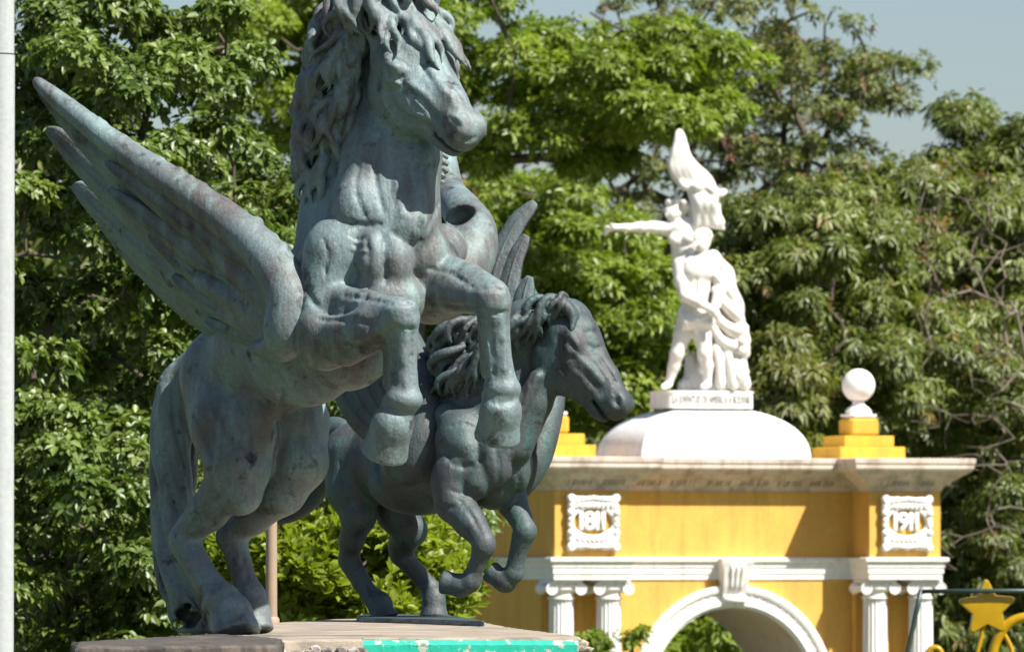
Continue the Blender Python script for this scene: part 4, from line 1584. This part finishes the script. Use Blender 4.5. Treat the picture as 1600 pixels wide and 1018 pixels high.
for rows in (
    [(818, 560, 30, 22), (776, 486, 60, 22), (770, 440, 70, 24), (786, 388, 84, 18), (807, 348, 96, 16), (826, 326, 104, 12), (836, 316, 108, 6)],
    [(826, 560, 20, 20), (796, 490, 50, 19), (794, 450, 60, 19), (804, 408, 72, 14), (815, 382, 80, 12), (823, 368, 84, 6)],
    [(838, 560, 10, 20), (820, 500, 36, 20), (818, 470, 46, 18), (823, 446, 54, 13), (828, 432, 58, 6)],
    [(800, 560, 50, 22), (762, 500, 80, 20), (748, 455, 92, 18), (748, 420, 100, 10), (752, 404, 104, 5)],
):
    feather(rows, nvec=NV2, parent=sw2, mp=SH, mat='bronze2', root=trot, thick=8)
# ------------------------------------------------------------------ white sculpture group on the dome
ST = Map(95.4, FPX / 95.4)
p, r = ST.p, ST.r
base_z = zz(630)
grp = empty('statue_group', W(1097, 632, 95.4))
tag(grp, 'white statue group of a young man and a flag bearer standing on the dome', 'statue')
Fs = Field((W(930, 0, 95.4)[0], 94.4, W(0, 640, 95.4)[2]), (W(1200, 0, 95.4)[0], 96.4, W(0, 190, 95.4)[2]), 0.015)
F = Fs
AXD = np.array([[1, 0, 0], [0, 0, 1], [0, 1, 0]])
def E(c, rx, ry, rd, k=5, ax=AXD, cut=False): F.ell(p(*c), ax, (r(rx), r(ry), r(rd)), r(k), cut)
def CH(rows, k=5, cut=False): F.chain([p(*q[:3]) for q in rows], [r(q[3]) for q in rows], r(k), cut)

def fresh(): return Field((W(930, 0, 95.4)[0], 94.4, W(0, 640, 95.4)[2]), (W(1200, 0, 95.4)[0], 96.4, W(0, 190, 95.4)[2]), 0.015)
def part(name, it=1):
    o = link(name, F.mesh(name, it), M['marble'], None, True)
    child(o, grp)
    return o

# young man standing, arm across the body, looking to the side
E((1097, 377, -25), 13, 16, 15, 3)
E((1095, 383, -32), 9, 11, 10, 3)
CH([(1087, 379, -38, 2.6), (1085, 384, -40, 3)], 2)              # nose
E((1091, 376, -39), 3, 2, 2, 1, cut=True)
E((1090, 391, -36), 4, 1.2, 2, 1, cut=True)
E((1099, 369, -22), 14, 11, 16, 3)                                  # hair
for k in range(12):
    a = k / 12 * 6.28
    E((1098 + 12 * math.cos(a), 368 + 9 * math.sin(a), -26 + 8 * math.sin(a * 2)), 4.5, 4, 4.5, 2)
E((1107, 380, -24), 3, 5, 3, 2)
CH([(1097, 390, -24, 8.5), (1095, 404, -20, 9.5)], 5)
CH([(1074, 412, -22, 14), (1116, 414, -16, 14)], 6)                # shoulders
CH([(1092, 418, -20, 23), (1088, 452, -20, 20), (1086, 482, -18, 21)], 8)
E((1082, 424, -36), 13, 10, 7, 8); E((1104, 425, -34), 12, 10, 7, 8)  # chest
CH([(1088, 435, -42, 2), (1086, 470, -40, 2)], 3, True)
CH([(1062, 414, -22, 12), (1064, 440, -32, 10.5), (1070, 462, -44, 9), (1094, 474, -52, 8), (1112, 484, -52, 6.5)], 4)
E((1116, 487, -53), 8, 6, 5, 3)
for k in range(4): CH([(1116, 484 + k * 3, -56, 2.4), (1124, 489 + k * 3, -57, 2.0)], 1)
CH([(1120, 418, -14, 12), (1126, 450, -24, 10), (1118, 478, -40, 8)], 4)
CH([(1076, 488, -18, 17), (1068, 520, -20, 14.5), (1058, 552, -22, 11)], 5)
CH([(1058, 552, -22, 11), (1053, 572, -16, 9.5), (1045, 598, -12, 6)], 4)
CH([(1045, 600, -12, 6), (1036, 604, -28, 4.5)], 3)
CH([(1094, 490, -20, 17), (1098, 522, -26, 14.5), (1101, 552, -32, 11)], 5)
CH([(1101, 552, -32, 11), (1105, 572, -28, 10), (1106, 598, -26, 6.5)], 4)
CH([(1106, 601, -26, 6.5), (1098, 604, -44, 5)], 3)
for k in range(9):                                                        # cloth about the hips
    x = 1070 + k * 5
    CH([(x, 490 + abs(k - 4) * 1.2, -38, 5), (x + 2, 503, -42, 5.5), (x - 1 + (k % 2) * 3, 517 - abs(k - 4) * 1.5, -38, 3.5)], 2)
CH([(1068, 492, -36, 5), (1090, 498, -44, 6), (1114, 490, -42, 6)], 3)
part('standing_man')

# cloak falling from his shoulder
F = fresh()
CH([(1114, 402, 2, 12), (1128, 430, 6, 17), (1138, 480, 8, 22), (1142, 530, 10, 24), (1138, 580, 10, 28), (1136, 604, 10, 32)], 12)
rnd = random.Random(5)
FOLDS = [[(1108, 398, -20, 5), (1124, 412, -22, 6), (1136, 440, -16, 7), (1142, 470, -6, 6)],
         [(1112, 424, -26, 5), (1128, 442, -26, 7), (1146, 468, -18, 7), (1152, 492, -4, 6)],
         [(1116, 452, -30, 5), (1132, 474, -28, 7), (1150, 492, -20, 7), (1158, 500, -6, 6)],
         [(1114, 486, -30, 5), (1130, 506, -28, 7), (1150, 516, -22, 8), (1163, 512, -8, 7)],
         [(1112, 508, -30, 5), (1126, 530, -30, 6), (1146, 540, -24, 7), (1164, 536, -8, 8)],
         [(1118, 540, -28, 5), (1124, 566, -30, 6), (1126, 602, -30, 7)],
         [(1134, 545, -24, 5), (1142, 572, -26, 6), (1146, 602, -26, 8)],
         [(1150, 545, -14, 6), (1158, 575, -16, 7), (1164, 602, -16, 9)]]
for fo in FOLDS:
    F.curve([ST.row(q) for q in fo], 10, r(5))
for fo in FOLDS[:5]:
    F.curve([ST.row((a_ + 3, b_ + 9, c_ + 4, d_ * .5)) for a_, b_, c_, d_ in fo], 10, r(4))
CH([(1160, 515, -8, 8), (1167, 530, -10, 6)], 4)
part('cloak')
# rough rock behind the legs
F = fresh()
CH([(1130, 540, 18, 34), (1126, 604, 18, 44)], 12)
CH([(1085, 590, 14, 12), (1072, 604, 10, 14)], 6)
CH([(1080, 560, 20, 10), (1086, 604, 16, 18)], 6)
for k in range(60):
    a = rnd.random()
    F.ball(p(1100 + rnd.uniform(-8, 66), 530 + 74 * a, -18 + rnd.uniform(-8, 22)), r(rnd.uniform(5, 11)), r(2.5))
part('rock', 1)
# figure behind with outstretched arm
F = fresh()
E((1054, 329, 16), 13, 16, 14, 3)
E((1049, 334, 8), 9, 11, 9, 3)
CH([(1043, 331, 4, 2.4), (1041, 336, 3, 3)], 2)
for k in range(26):
    a = rnd.uniform(0, 6.28)
    E((1057 + 15 * math.cos(a), 323 + 11 * math.sin(a), 14 + rnd.uniform(-10, 10)), 6, 5.5, 6, 2)
CH([(1058, 340, 18, 8), (1064, 352, 20, 10)], 4)
CH([(1040, 358, 16, 11), (1084, 352, 20, 13)], 6)
CH([(1066, 362, 20, 22), (1072, 395, 22, 21), (1086, 430, 20, 22), (1100, 480, 22, 26)], 8)
E((1054, 374, 2), 11, 10, 8, 4); E((1075, 372, 2), 11, 10, 8, 4)
CH([(1042, 356, 14, 10.5), (1020, 355, 4, 9), (1000, 355, -4, 8), (978, 356, -10, 6.2), (966, 355, -13, 5.2)], 4)
E((960, 356, -14), 8, 4.5, 5, 2)
for k, (dx, dy, dz) in enumerate(((-14, -1, -4), (-15, 3, -1), (-13, 6, 2), (-11, 8, 4))):
    CH([(955, 355 + k * 1.2, -15 + k * 1.5, 2.3), (955 + dx * .55, 355 + dy, -16 + dz, 2.1), (955 + dx * .8, 357 + dy * 1.4, -15 + dz, 1.7)], 1)
CH([(962, 352, -16, 2.3), (953, 350, -19, 1.9)], 1)
CH([(1086, 350, 18, 12), (1088, 318, 16, 10), (1078, 280, 14, 8), (1068, 240, 12, 6), (1062, 214, 12, 4)], 4)
E((1061, 208, 12), 4.5, 7, 4.5, 2)
part('flag_bearer')
# raised flag and cloth
F = fresh()
F.curve([ST.row(q) for q in [(1061, 206, 12, 3.5), (1064, 225, 14, 6), (1068, 250, 16, 10), (1081, 272, 18, 14), (1096, 290, 20, 17), (1107, 315, 18, 14), (1112, 345, 16, 12)]], 24, r(10))
for k in range(7):
    t = k / 6
    F.curve([ST.row(q) for q in [(1060, 212, 8, 3), (1053 + 14 * t, 238, 0 - 3 * (k % 2), 4.2), (1050 + 26 * t, 262, -3 + 4 * (k % 2), 4.8), (1060 + 32 * t, 284 + 6 * t, 2, 4.5)]], 14, r(5))
hem = [(1062, 280, 2, 3), (1068, 291, -4, 4.5), (1078, 287, 3, 4.5), (1090, 293, -5, 5), (1102, 289, 2, 5), (1114, 299, -3, 5), (1124, 303, 2, 4), (1133, 299, 6, 2.5)]
F.curve([ST.row(q) for q in hem], 30, r(6))
for k in range(6):
    t = k / 5
    F.curve([ST.row(q) for q in [(1080 + 34 * t, 298 + 5 * t, 3, 6), (1088 + 26 * t, 318, 0 - 4 * (k % 2), 6), (1090 + 30 * t, 338, 3 + 3 * (k % 2), 6), (1088 + 40 * t, 354 - 5 * (k % 2), 6, 4)]], 14, r(5))
CH([(1118, 350, 8, 6), (1130, 357, 8, 3.5)], 3)
part('flag', 2)
del F
# oblong plinth with lettering; turned with the arch
pl = MB()
hw, hd = .63, .36
z0, z1 = base_z - .02, zz(604.5)
def rr(hw, hd, c, z):
    out = []
    for cx, cy, a0 in ((1, -1, -90), (1, 1, 0), (-1, 1, 90), (-1, -1, 180)):
        for k in range(6):
            a = rad(a0 + 18 * k)
            out.append((cx * (hw - c) + c * math.cos(a), cy * (hd - c) + c * math.sin(a), z))
    return out
levels = [(0, z0), (0, z1 - .03), (.012, z1 - .026), (.012, z1 - .004), (0, z1)]
v, f = [], []
for e, z in levels: v += rr(hw + e, hd + e, .10, z)
for i in range(len(levels) - 1):
    for k in range(24):
        k2 = (k + 1) % 24
        f.append((i * 24 + k, i * 24 + k2, (i + 1) * 24 + k2, (i + 1) * 24 + k))
f.append(tuple(range(96, 120)))
wp = W(1097, 620, 95.4)
plo = pl.add(v, f).build('plinth', M['white'])
grp_loc = Vector(grp.location)
plo.parent = grp
plo.location = (wp[0] - grp_loc.x - .01, 95.40 - grp_loc.y, -grp_loc.z)
plo.rotation_euler = (0, 0, rad(21))
me = text_mesh('LA JUVENTUD DE AMERICA A BOLIVAR', .155, .006)
xs = [q.co.x for q in me.vertices]
sx = 1.12 / (max(xs) - min(xs))
tx = link('inscription', me, M['letter'])
tx.parent = plo
tx.location = (0, -hd - .001, (z0 + z1) / 2 - .005)
tx.rotation_euler = (rad(90), 0, 0)
tx.scale = (sx, 1.0, 1)

# ------------------------------------------------------------------ star decoration on a metal frame
def star_light():
    Y = 62.0
    k = Y / FPX
    c = W(1543, 948, Y)
    t = empty('star_decoration', (c[0], Y, 0))
    tag(t, 'glossy yellow star with curled tails hanging on a dark green metal frame', 'decoration')
    X = lambda px: (px - 1543) * k
    Z = lambda py: float(W(0, py, Y)[2])
    fr = MB()
    fr.tube([(X(1438), 0, Z(923)), (X(1560), 0, Z(922.5)), (X(1690), 0, Z(922))], 3.6 * k, 10)
    fr.tube([(X(1439), 0, Z(921)), (X(1432), 0, Z(955)), (X(1418), 0, Z(1020)), (X(1395), 0, Z(1130)), (X(1395), 0, 0)], 4.0 * k, 10)
    fr.tube([(X(1690), 0, Z(921)), (X(1700), 0, Z(1130)), (X(1700), 0, 0)], 4.0 * k, 10)
    fo = fr.build('frame', M['frame'], t, True)
    # puffed five-point star
    R0, R1, th = 47 * k, 25 * k, 9 * k
    rows = []
    cx, cz = X(1543), Z(950)
    ang0 = rad(90 + 2)
    pts = []
    for i in range(10):
        a = ang0 + i * math.pi / 5
        R = R0 if i % 2 == 0 else R1
        if i % 2 == 0:
            for da in (-.10, -.04, .04, .10):
                q = a + da
                rr_ = R * (1 - abs(da) * .9)
                pts.append((rr_ * math.cos(q), rr_ * math.sin(q)))
        else:
            pts.append((R * math.cos(a), R * math.sin(a)))
    n = len(pts)
    v, f = [], []
    for s, y in ((.93, -th), (1.0, -th * .55), (1.0, th * .55), (.93, th)):
        v += [(cx + x * s, 15 * k + y, cz + z * s) for x, z in pts]
    v += [(cx, 15 * k - th * 1.15, cz), (cx, 15 * k + th * 1.15, cz)]
    for l in range(3):
        for i in range(n):
            j = (i + 1) % n
            f.append((l * n + i, (l + 1) * n + i, (l + 1) * n + j, l * n + j))
    for i in range(n):
        j = (i + 1) % n
        f.append((4 * n, i, j)); f.append((4 * n + 1, 3 * n + j, 3 * n + i))
    so_ = MB().add(v, f).build('star', M['star'], t, True)
    auto_smooth(so_, 40)
    def tail(rows, rr_):
        pp = catmull(np.array([(X(a), 15 * k, Z(b)) for a, b in rows]), 20)
        o = MB().tube([tuple(q) for q in pp], rr_ * k, 10).build('curled_tail', M['star'], t, True)
    tail([(1538, 972), (1534, 995), (1528, 1018), (1524, 1045)], 4)
    tail([(1548, 1040), (1556, 1005), (1572, 978), (1592, 966), (1615, 964), (1640, 975), (1655, 1000)], 8)
    tail([(1566, 984), (1580, 1010), (1592, 1050), (1640, 1080), (1690, 1090)], 4)
    tail([(1448, 1024), (1456, 1013), (1466, 1012), (1472, 1022), (1470, 1045), (1430, 1075), (1398, 1090)], 5)
    tail([(1524, 1045), (1530, 1090), (1600, 1115), (1700, 1100)], 4)


star_light()
# ------------------------------------------------------------------ trees and bushes
def leaf_cloud(name, P, D, rng, n_leaf, length, width, droop, spread, fold=0.35, size_var=0.4, curl=0.25, pad=None, simple=False):
    """whorls of leaves at points P growing along D; two folded quads to a leaf"""
    n = len(P)
    m = n * n_leaf
    base = np.repeat(P, n_leaf, 0)
    ax = np.repeat(D / np.linalg.norm(D, axis=1, keepdims=True), n_leaf, 0)
    ref = np.where(np.abs(ax[:, 2:3]) < .9, np.array([[0, 0, 1.0]]), np.array([[1.0, 0, 0]]))
    e1 = np.cross(ax, ref); e1 /= np.linalg.norm(e1, axis=1, keepdims=True)
    e2 = np.cross(ax, e1)
    ang = np.tile(np.arange(n_leaf) / n_leaf * 2 * np.pi, n) + np.repeat(rng.uniform(0, 6.28, n), n_leaf) + rng.uniform(-.35, .35, m)
    rdl = e1 * np.cos(ang)[:, None] + e2 * np.sin(ang)[:, None]
    sp = spread + rng.uniform(-.5, .4, m)
    d = ax * np.cos(sp)[:, None] + rdl * np.sin(sp)[:, None]
    d[:, 2] -= droop * rng.uniform(.3, 1.5, m)
    d += rng.normal(0, .16, d.shape)
    d /= np.linalg.norm(d, axis=1, keepdims=True)
    s = np.cross(d, ax + rng.normal(0, .15, (m, 3))); s /= np.maximum(np.linalg.norm(s, axis=1, keepdims=True), 1e-6)
    up = np.cross(s, d)
    L = (length * (1 + rng.uniform(-size_var, size_var, m)))[:, None]
    Wd = (width * (1 + rng.uniform(-size_var, size_var, m)))[:, None]
    base = base + d * L * .12
    l1 = base + d * L * .3 + s * Wd * .9 + up * Wd * fold
    l2 = base + d * L * .68 + s * Wd * .8 + up * Wd * fold - np.array([0, 0, 1]) * L * curl * .3
    r1 = base + d * L * .3 - s * Wd * .9 + up * Wd * fold
    r2 = base + d * L * .68 - s * Wd * .8 + up * Wd * fold - np.array([0, 0, 1]) * L * curl * .3
    tip = base + d * L - np.array([0, 0, 1]) * L * curl
    if simple:                      # far foliage: two folded triangles to a leaf
        V = np.stack([base, (l1 + l2) * .5, tip, (r1 + r2) * .5], 1).reshape(-1, 3)
        i = np.arange(m, dtype=np.int32)[:, None] * 4
        me = mesh_np(name, V, tris=np.concatenate([i + np.array([0, 2, 1]), i + np.array([0, 3, 2])], 0))
    else:
        V = np.stack([base, l1, l2, tip, r2, r1], 1).reshape(-1, 3)
        i = np.arange(m, dtype=np.int32)[:, None] * 6
        me = mesh_np(name, V, quads=np.concatenate([i + np.array([0, 3, 2, 1]), i + np.array([0, 5, 4, 3])], 0))
    pt = rng.uniform(0, 1, int(pad.max()) + 1)[pad] if pad is not None else rng.uniform(0, 1, n)
    tone = np.clip(np.repeat(rng.uniform(0, 1, n) * .3 + pt * .4, n_leaf) + rng.uniform(0, 1, m) * .3, 0, 1)
    cl = rng.random(n) < .035
    tone[np.repeat(cl, n_leaf)] = 1.0
    tone = np.where(tone > .93, np.where(np.repeat(cl, n_leaf), 1.0, .92), tone)
    at = me.attributes.new('tone', 'FLOAT', 'POINT')
    at.data.foreach_set('value', np.repeat(tone, 4 if simple else 6).astype(F32))
    return me


def grow(root_pts, targets, rng, r_tip=0.008, power=2.4, sag=0.1, wob=1.0):
    """branch skeleton: each target joins the nearest earlier node; radii follow the pipe model"""
    nodes = [np.array(q, float) for q in root_pts]
    par = [-1] + list(range(len(root_pts) - 1))
    order = np.argsort([np.linalg.norm(t - nodes[-1]) for t in targets])
    leafs = []
    for oi in order:
        t = np.array(targets[oi], float)
        A = np.array(nodes)
        dist = np.linalg.norm(A - t, axis=1) + np.maximum(0, A[:, 2] - t[2]) * .8
        dist[:max(1, len(root_pts) // 2)] += 1.0
        j = int(np.argmin(dist))
        a = nodes[j]
        L = np.linalg.norm(t - a)
        k = max(2, int(L / .45))
        prev = j
        off = rng.normal(0, .10 * L, 3) * .6 * wob
        for q in range(1, k + 1):
            u = q / k
            pnt = a + (t - a) * u + off * math.sin(u * math.pi) + np.array([0, 0, sag * L * math.sin(u * math.pi)]) + rng.normal(0, .015 * L, 3) * (q < k) * wob
            nodes.append(pnt); par.append(prev); prev = len(nodes) - 1
        leafs.append(prev)
    A = np.array(nodes)
    load = np.zeros(len(nodes))
    for l in leafs: load[l] += 1
    for i in range(len(nodes) - 1, 0, -1):
        load[par[i]] += load[i]
    rads = r_tip * np.maximum(load, .5) ** (1 / power)
    return A, par, rads


def limbs_mesh(A, par, rads, n=6):
    mb_v, mb_f = [], []
    for i in range(1, len(A)):
        a, b = A[par[i]], A[i]
        d = b - a
        L = np.linalg.norm(d)
        if L < 1e-4: continue
        d = d / L
        ref = np.array([0, 0, 1.0]) if abs(d[2]) < .9 else np.array([1.0, 0, 0])
        e1 = np.cross(d, ref); e1 /= np.linalg.norm(e1); e2 = np.cross(d, e1)
        ra = min(rads[par[i]], rads[i] * 1.35)
        bi = len(mb_v)
        for c, rr_ in ((a - d * ra * .3, ra), (b + d * rads[i] * .3, rads[i])):
            for k in range(n):
                an = 2 * math.pi * k / n
                mb_v.append(c + (e1 * math.cos(an) + e2 * math.sin(an)) * rr_)
        for k in range(n):
            k2 = (k + 1) % n
            mb_f.append((bi + k, bi + k2, bi + n + k2, bi + n + k))
    return np.array(mb_v), np.array(mb_f)


def spaced_points(ells, n, rng, gap, hollow=0.0):
    out = []
    tries = 0
    while len(out) < n and tries < n * 60:
        tries += 1
        c = ells[rng.integers(len(ells))]
        q = rng.normal(0, 1, 3); q /= np.linalg.norm(q)
        q *= rng.uniform(hollow ** 3, 1) ** (1 / 3)
        pnt = np.array(c[:3]) + q * np.array(c[3:6])
        if pnt[2] < .5: continue
        if out and np.min(np.linalg.norm(np.array(out) - pnt, axis=1)) < gap: continue
        out.append(pnt)
    return np.array(out)


def tree(name, label, base, ells, pads, pad_r, whorls, leaf, mat, seed, trunk_h=None, gap=None, cat='tree', group=None, hollow=0.0, extra_twigs=0, dir_up=.7, bark='bark', r_tip=.009, bare=.12):
    rng = np.random.default_rng(seed)
    t = empty(name, (base[0], base[1], 0))
    tag(t, label, cat, group)
    cen = spaced_points(ells, pads, rng, gap or pad_r * 1.15, hollow)
    zlow = min(c[2] - c[5] for c in ells)
    top = np.mean([c[:3] for c in ells], axis=0)
    th = trunk_h or max(.6, zlow + .4)
    root = [(base[0], base[1], 0), (base[0] + rng.uniform(-.1, .1), base[1], th * .5), (base[0] * .9 + top[0] * .1, base[1], th)]
    A, par, rads = grow(root, list(cen), rng, r_tip)
    v, q = limbs_mesh(A, par, rads, 7)
    o = link('trunk', mesh_np('trunk', v, quads=q), M[bark], None, True)
    child(o, t)
    # whorls: flattened clumps, denser towards their upper outside
    npd = len(cen)
    w_n = np.maximum(8, (whorls * rng.uniform(.4, 1.6, npd)).astype(int))
    w_n = np.where(rng.random(npd) < bare, 2, w_n)
    idx = np.repeat(np.arange(npd), w_n)
    dirs = rng.normal(0, 1, (len(idx), 3)); dirs[:, 2] = dirs[:, 2] * .8 + .25
    dirs /= np.linalg.norm(dirs, axis=1, keepdims=True)
    rr_ = rng.uniform(.25, 1, len(idx)) ** .6
    sc = pad_r * rng.uniform(.7, 1.35, npd)
    P = cen[idx] + dirs * (rr_ * sc[idx])[:, None] * np.array([1, 1, .55])
    P[:, 2] -= .10 * sc[idx] * (dirs[:, 0] ** 2 + dirs[:, 1] ** 2)
    D = dirs + np.array([0, 0, dir_up])
    me = leaf_cloud('crown', P, D, rng, pad=idx, simple=base[1] > 58, **leaf)
    c = link('crown', me, M[mat])
    c['kind'] = 'stuff'
    child(c, t)
    return t


def at(px, py, Y):
    q = W(px, py, Y); return q


def ell(px, py, Y, rx, ry_px, rd):
    """ellipsoid given by its place in the picture, distance and half sizes (px, px, metres)"""
    q = W(px, py, Y); k = Y / FPX
    return (q[0], Y, q[2], rx * k, rd, ry_px * k)


L_ROUND = dict(n_leaf=6, length=.074, width=.023, droop=.35, spread=1.15, fold=.3, curl=.22)
L_MID = dict(n_leaf=7, length=.13, width=.030, droop=.30, spread=1.1, fold=.3, curl=.22)
L_MANGO = dict(n_leaf=8, length=.155, width=.025, droop=.75, spread=1.15, fold=.35, curl=.3)
L_SMALL = dict(n_leaf=7, length=.13, width=.032, droop=.25, spread=1.1, fold=.3, curl=.2)
L_BUSH = dict(n_leaf=7, length=.14, width=.030, droop=-.05, spread=.75, fold=.35, curl=.15)

# big leafy tree on the left: two of them, one before the other
tree('shade_tree', 'tall dense tree with glossy clumped leaves, behind the spread wing', (W(60, 0, 54)[0], 54.5),
     [ell(120, 520, 54, 300, 560, 1.6), ell(200, 180, 55, 210, 330, 1.6), ell(120, 850, 53, 260, 240, 1.3)], 190, .31, 84, L_ROUND, 'leaf_left', 11, gap=.31, r_tip=.010)
tree('shade_tree', 'dark tree filling in behind the hindquarters of the rearing horse', (W(330, 0, 60)[0], 60.5),
     [ell(330, 520, 60, 280, 330, 1.2), ell(200, 800, 60, 330, 250, 1.0), ell(480, 720, 60, 300, 170, .9)], 130, .40, 110, dict(L_ROUND, length=.085, width=.026), 'leaf_left', 12, gap=.45)
# yellow-green spreading tree behind the heads
tree('spreading_tree', 'bright yellow green tree spreading its branches behind the rearing horse head', (W(620, 0, 102)[0], 102.5),
     [ell(640, 50, 102, 300, 130, 2.2), ell(930, 110, 102, 240, 85, 1.8), ell(820, 200, 102, 220, 70, 1.6), ell(450, 130, 102, 150, 110, 1.6), ell(1040, 185, 101, 110, 42, 1.0)], 105, .50, 115, dict(L_MID, length=.125, width=.034), 'leaf_mid', 13, gap=.62, trunk_h=5.5, r_tip=.017)
tree('spreading_tree', 'green tree low behind the second horse and the statue arm', (W(900, 0, 106)[0], 106.5),
     [ell(900, 420, 106, 160, 110, 1.4), ell(930, 560, 106, 180, 130, 1.2), ell(760, 400, 106, 170, 110, 1.2), ell(840, 300, 106, 70, 34, .9), ell(650, 560, 106, 180, 160, 1.2)], 110, .54, 105, dict(L_MID, length=.125, width=.034), 'leaf_mid', 14, gap=.66, trunk_h=3.0, r_tip=.014)
# thin crowned tree against the sky
tree('sparse_tree', 'tall thin-leaved tree with bare limbs showing against the grey sky', (W(1010, 0, 128)[0], 128.5),
     [ell(1130, 60, 128, 210, 110, 2.5), ell(1230, 150, 128, 140, 80, 2.2), ell(1010, 270, 128, 160, 110, 2.2), ell(1180, 260, 128, 200, 80, 2.2), ell(1370, 120, 128, 70, 45, 1.2)], 180, .40, 32, dict(L_SMALL, length=.13, width=.030), 'leaf_sparse', 15, gap=.5, trunk_h=6.5, r_tip=.02, bare=.25)
# mango-like trees on the right
tree('mango_tree', 'dark long-leaved tree right behind the statue and the ball finial', (W(1250, 0, 110)[0], 110.5),
     [ell(1250, 420, 110, 150, 130, 2.0), ell(1330, 560, 110, 160, 120, 1.8), ell(1180, 560, 110, 130, 130, 1.6), ell(1280, 340, 111, 120, 60, 1.5)], 130, .48, 74, L_MANGO, 'leaf_mango', 16, gap=.56, trunk_h=3.0, r_tip=.013)
tree('mango_tree', 'long-leaved tree with orange flower tufts rising to the skyline', (W(1520, 0, 114)[0], 114.5),
     [ell(1500, 345, 114, 170, 105, 2.0), ell(1560, 280, 115, 110, 75, 1.6), ell(1420, 400, 113, 110, 100, 1.6), ell(1505, 180, 115, 30, 22, .8), ell(1590, 205, 115, 30, 25, .8)], 130, .46, 74, L_MANGO, 'leaf_mango', 17, gap=.52, trunk_h=4.0, r_tip=.013)
tree('mango_tree', 'low dark long-leaved tree beside the right pier of the arch', (W(1540, 0, 112)[0], 112.5),
     [ell(1540, 620, 112, 150, 150, 1.8), ell(1560, 830, 112, 140, 160, 1.6), ell(1490, 960, 112, 120, 130, 1.4)], 115, .48, 60, L_MANGO, 'leaf_mango', 18, gap=.62, trunk_h=1.4, r_tip=.014)
# olive bush between the statue and the finial
tree('olive_bush', 'pale olive yellow bush showing between the statue and the ball finial', (W(1225, 0, 103)[0], 103.5),
     [ell(1225, 620, 103, 62, 95, .9), ell(1200, 720, 103, 80, 120, .9)], 34, .38, 52, dict(L_MANGO, length=.17, width=.03), 'leaf_pale', 19, gap=.36, trunk_h=1.5, cat='bush')
# greenery through the arch opening
tree('garden_bush', 'shaded green bush seen through the arch opening', (W(1110, 0, 108)[0], 108.5),
     [ell(1110, 1010, 108, 130, 110, 1.4), ell(1000, 960, 108, 120, 90, 1.2)], 50, .5, 48, dict(L_MANGO, length=.17, width=.034, droop=.4), 'leaf_mid', 20, gap=.5, trunk_h=.8, cat='bush')
# sunny bushes under the horses
tree('hedge_bush', 'sunny light green bush behind the brown post and the horse legs', (W(520, 0, 50)[0], 50.5),
     [ell(440, 905, 50, 100, 85, .7), ell(560, 905, 50, 110, 90, .7), (W(500, 0, 50)[0], 50, 1.5, .8, .8, 1.2)], 130, .22, 52, dict(L_BUSH, length=.10, width=.024), 'leaf_bush', 21, gap=.19, trunk_h=1.0, cat='bush', dir_up=1.3)
tree('hedge_bush', 'light green bush between the hind legs of the second horse and the arch', (W(690, 0, 54)[0], 54.5),
     [ell(672, 905, 54, 55, 80, .6), ell(640, 880, 54, 75, 75, .6), (W(655, 0, 54)[0], 54, 1.5, .6, .6, 1.2)], 85, .22, 50, dict(L_BUSH, length=.10, width=.024), 'leaf_bush', 22, gap=.19, trunk_h=1.0, cat='bush', dir_up=1.3)
# sapling before the columns
tree('sapling', 'small leafy sapling rising in front of the paired columns below the date 1811', (W(955, 0, 80)[0], 80.3),
     [ell(985, 985, 80, 22, 24, .2), ell(930, 1000, 80, 32, 24, .2), ell(960, 1030, 80, 50, 30, .3)], 16, .11, 16, dict(n_leaf=8, length=.075, width=.018, droop=.25, spread=1.1), 'leaf_mid', 23, gap=.08, trunk_h=1.6, cat='sapling')
# far dark trees closing the gaps
for i, (px, py, Y, rx, ry, sd_) in enumerate(((640, 560, 140, 220, 330, 31), (900, 620, 142, 200, 260, 32), (1150, 640, 144, 200, 300, 33), (1400, 640, 146, 200, 330, 34), (1620, 640, 148, 170, 380, 35), (350, 600, 138, 220, 330, 36), (90, 520, 136, 230, 400, 37))):
    lab = ('deep green tree far behind the second horse', 'deep green tree far behind the left side of the dome', 'deep green tree far behind the dome and the statue', 'deep green tree far behind the right ball finial', 'deep green tree far back at the right edge',
           'deep green tree far behind the rearing horse', 'deep green tree far back beside the white pole')[i]
    tree('far_tree', lab, (W(px, 0, Y)[0], Y), [ell(px, py, Y, rx, ry, 2.2)], 70, .95, 46, dict(L_MANGO, length=.36, width=.075, droop=.5), 'leaf_mango', sd_, gap=.9, trunk_h=2.5, group='far trees behind the arch', r_tip=.02)


# bare twiggy tree at the right
def bare_tree():
    rng = np.random.default_rng(44)
    Y = 104.0
    x = W(1640, 0, Y)[0]
    t = empty('bare_tree', (x, Y, 0))
    tag(t, 'leafless grey brown tree with tangled twigs at the right edge', 'tree')
    tg = []
    for _ in range(260):
        px = 1640 - rng.uniform(0, 1) ** .7 * 220; py = rng.uniform(250, 930)
        tg.append(W(px, py - (1640 - px) * .15, Y + rng.uniform(-1.2, 1.2)))
    root = [(x, Y, 0), (x - .05, Y, 2.0), (x - .1, Y, 4.0), (x - .2, Y, 5.5), (x - .5, Y, 7.0)]
    A, par, rads = grow(root, tg, rng, .0045, 2.9, .02, .4)
    v, q = limbs_mesh(A, par, rads, 6)
    child(link('branches', mesh_np('branches', v, quads=q), M['twig'], None, True), t)


bare_tree()
# make sure nothing is left without a smooth depsgraph
bpy.context.view_layer.update()
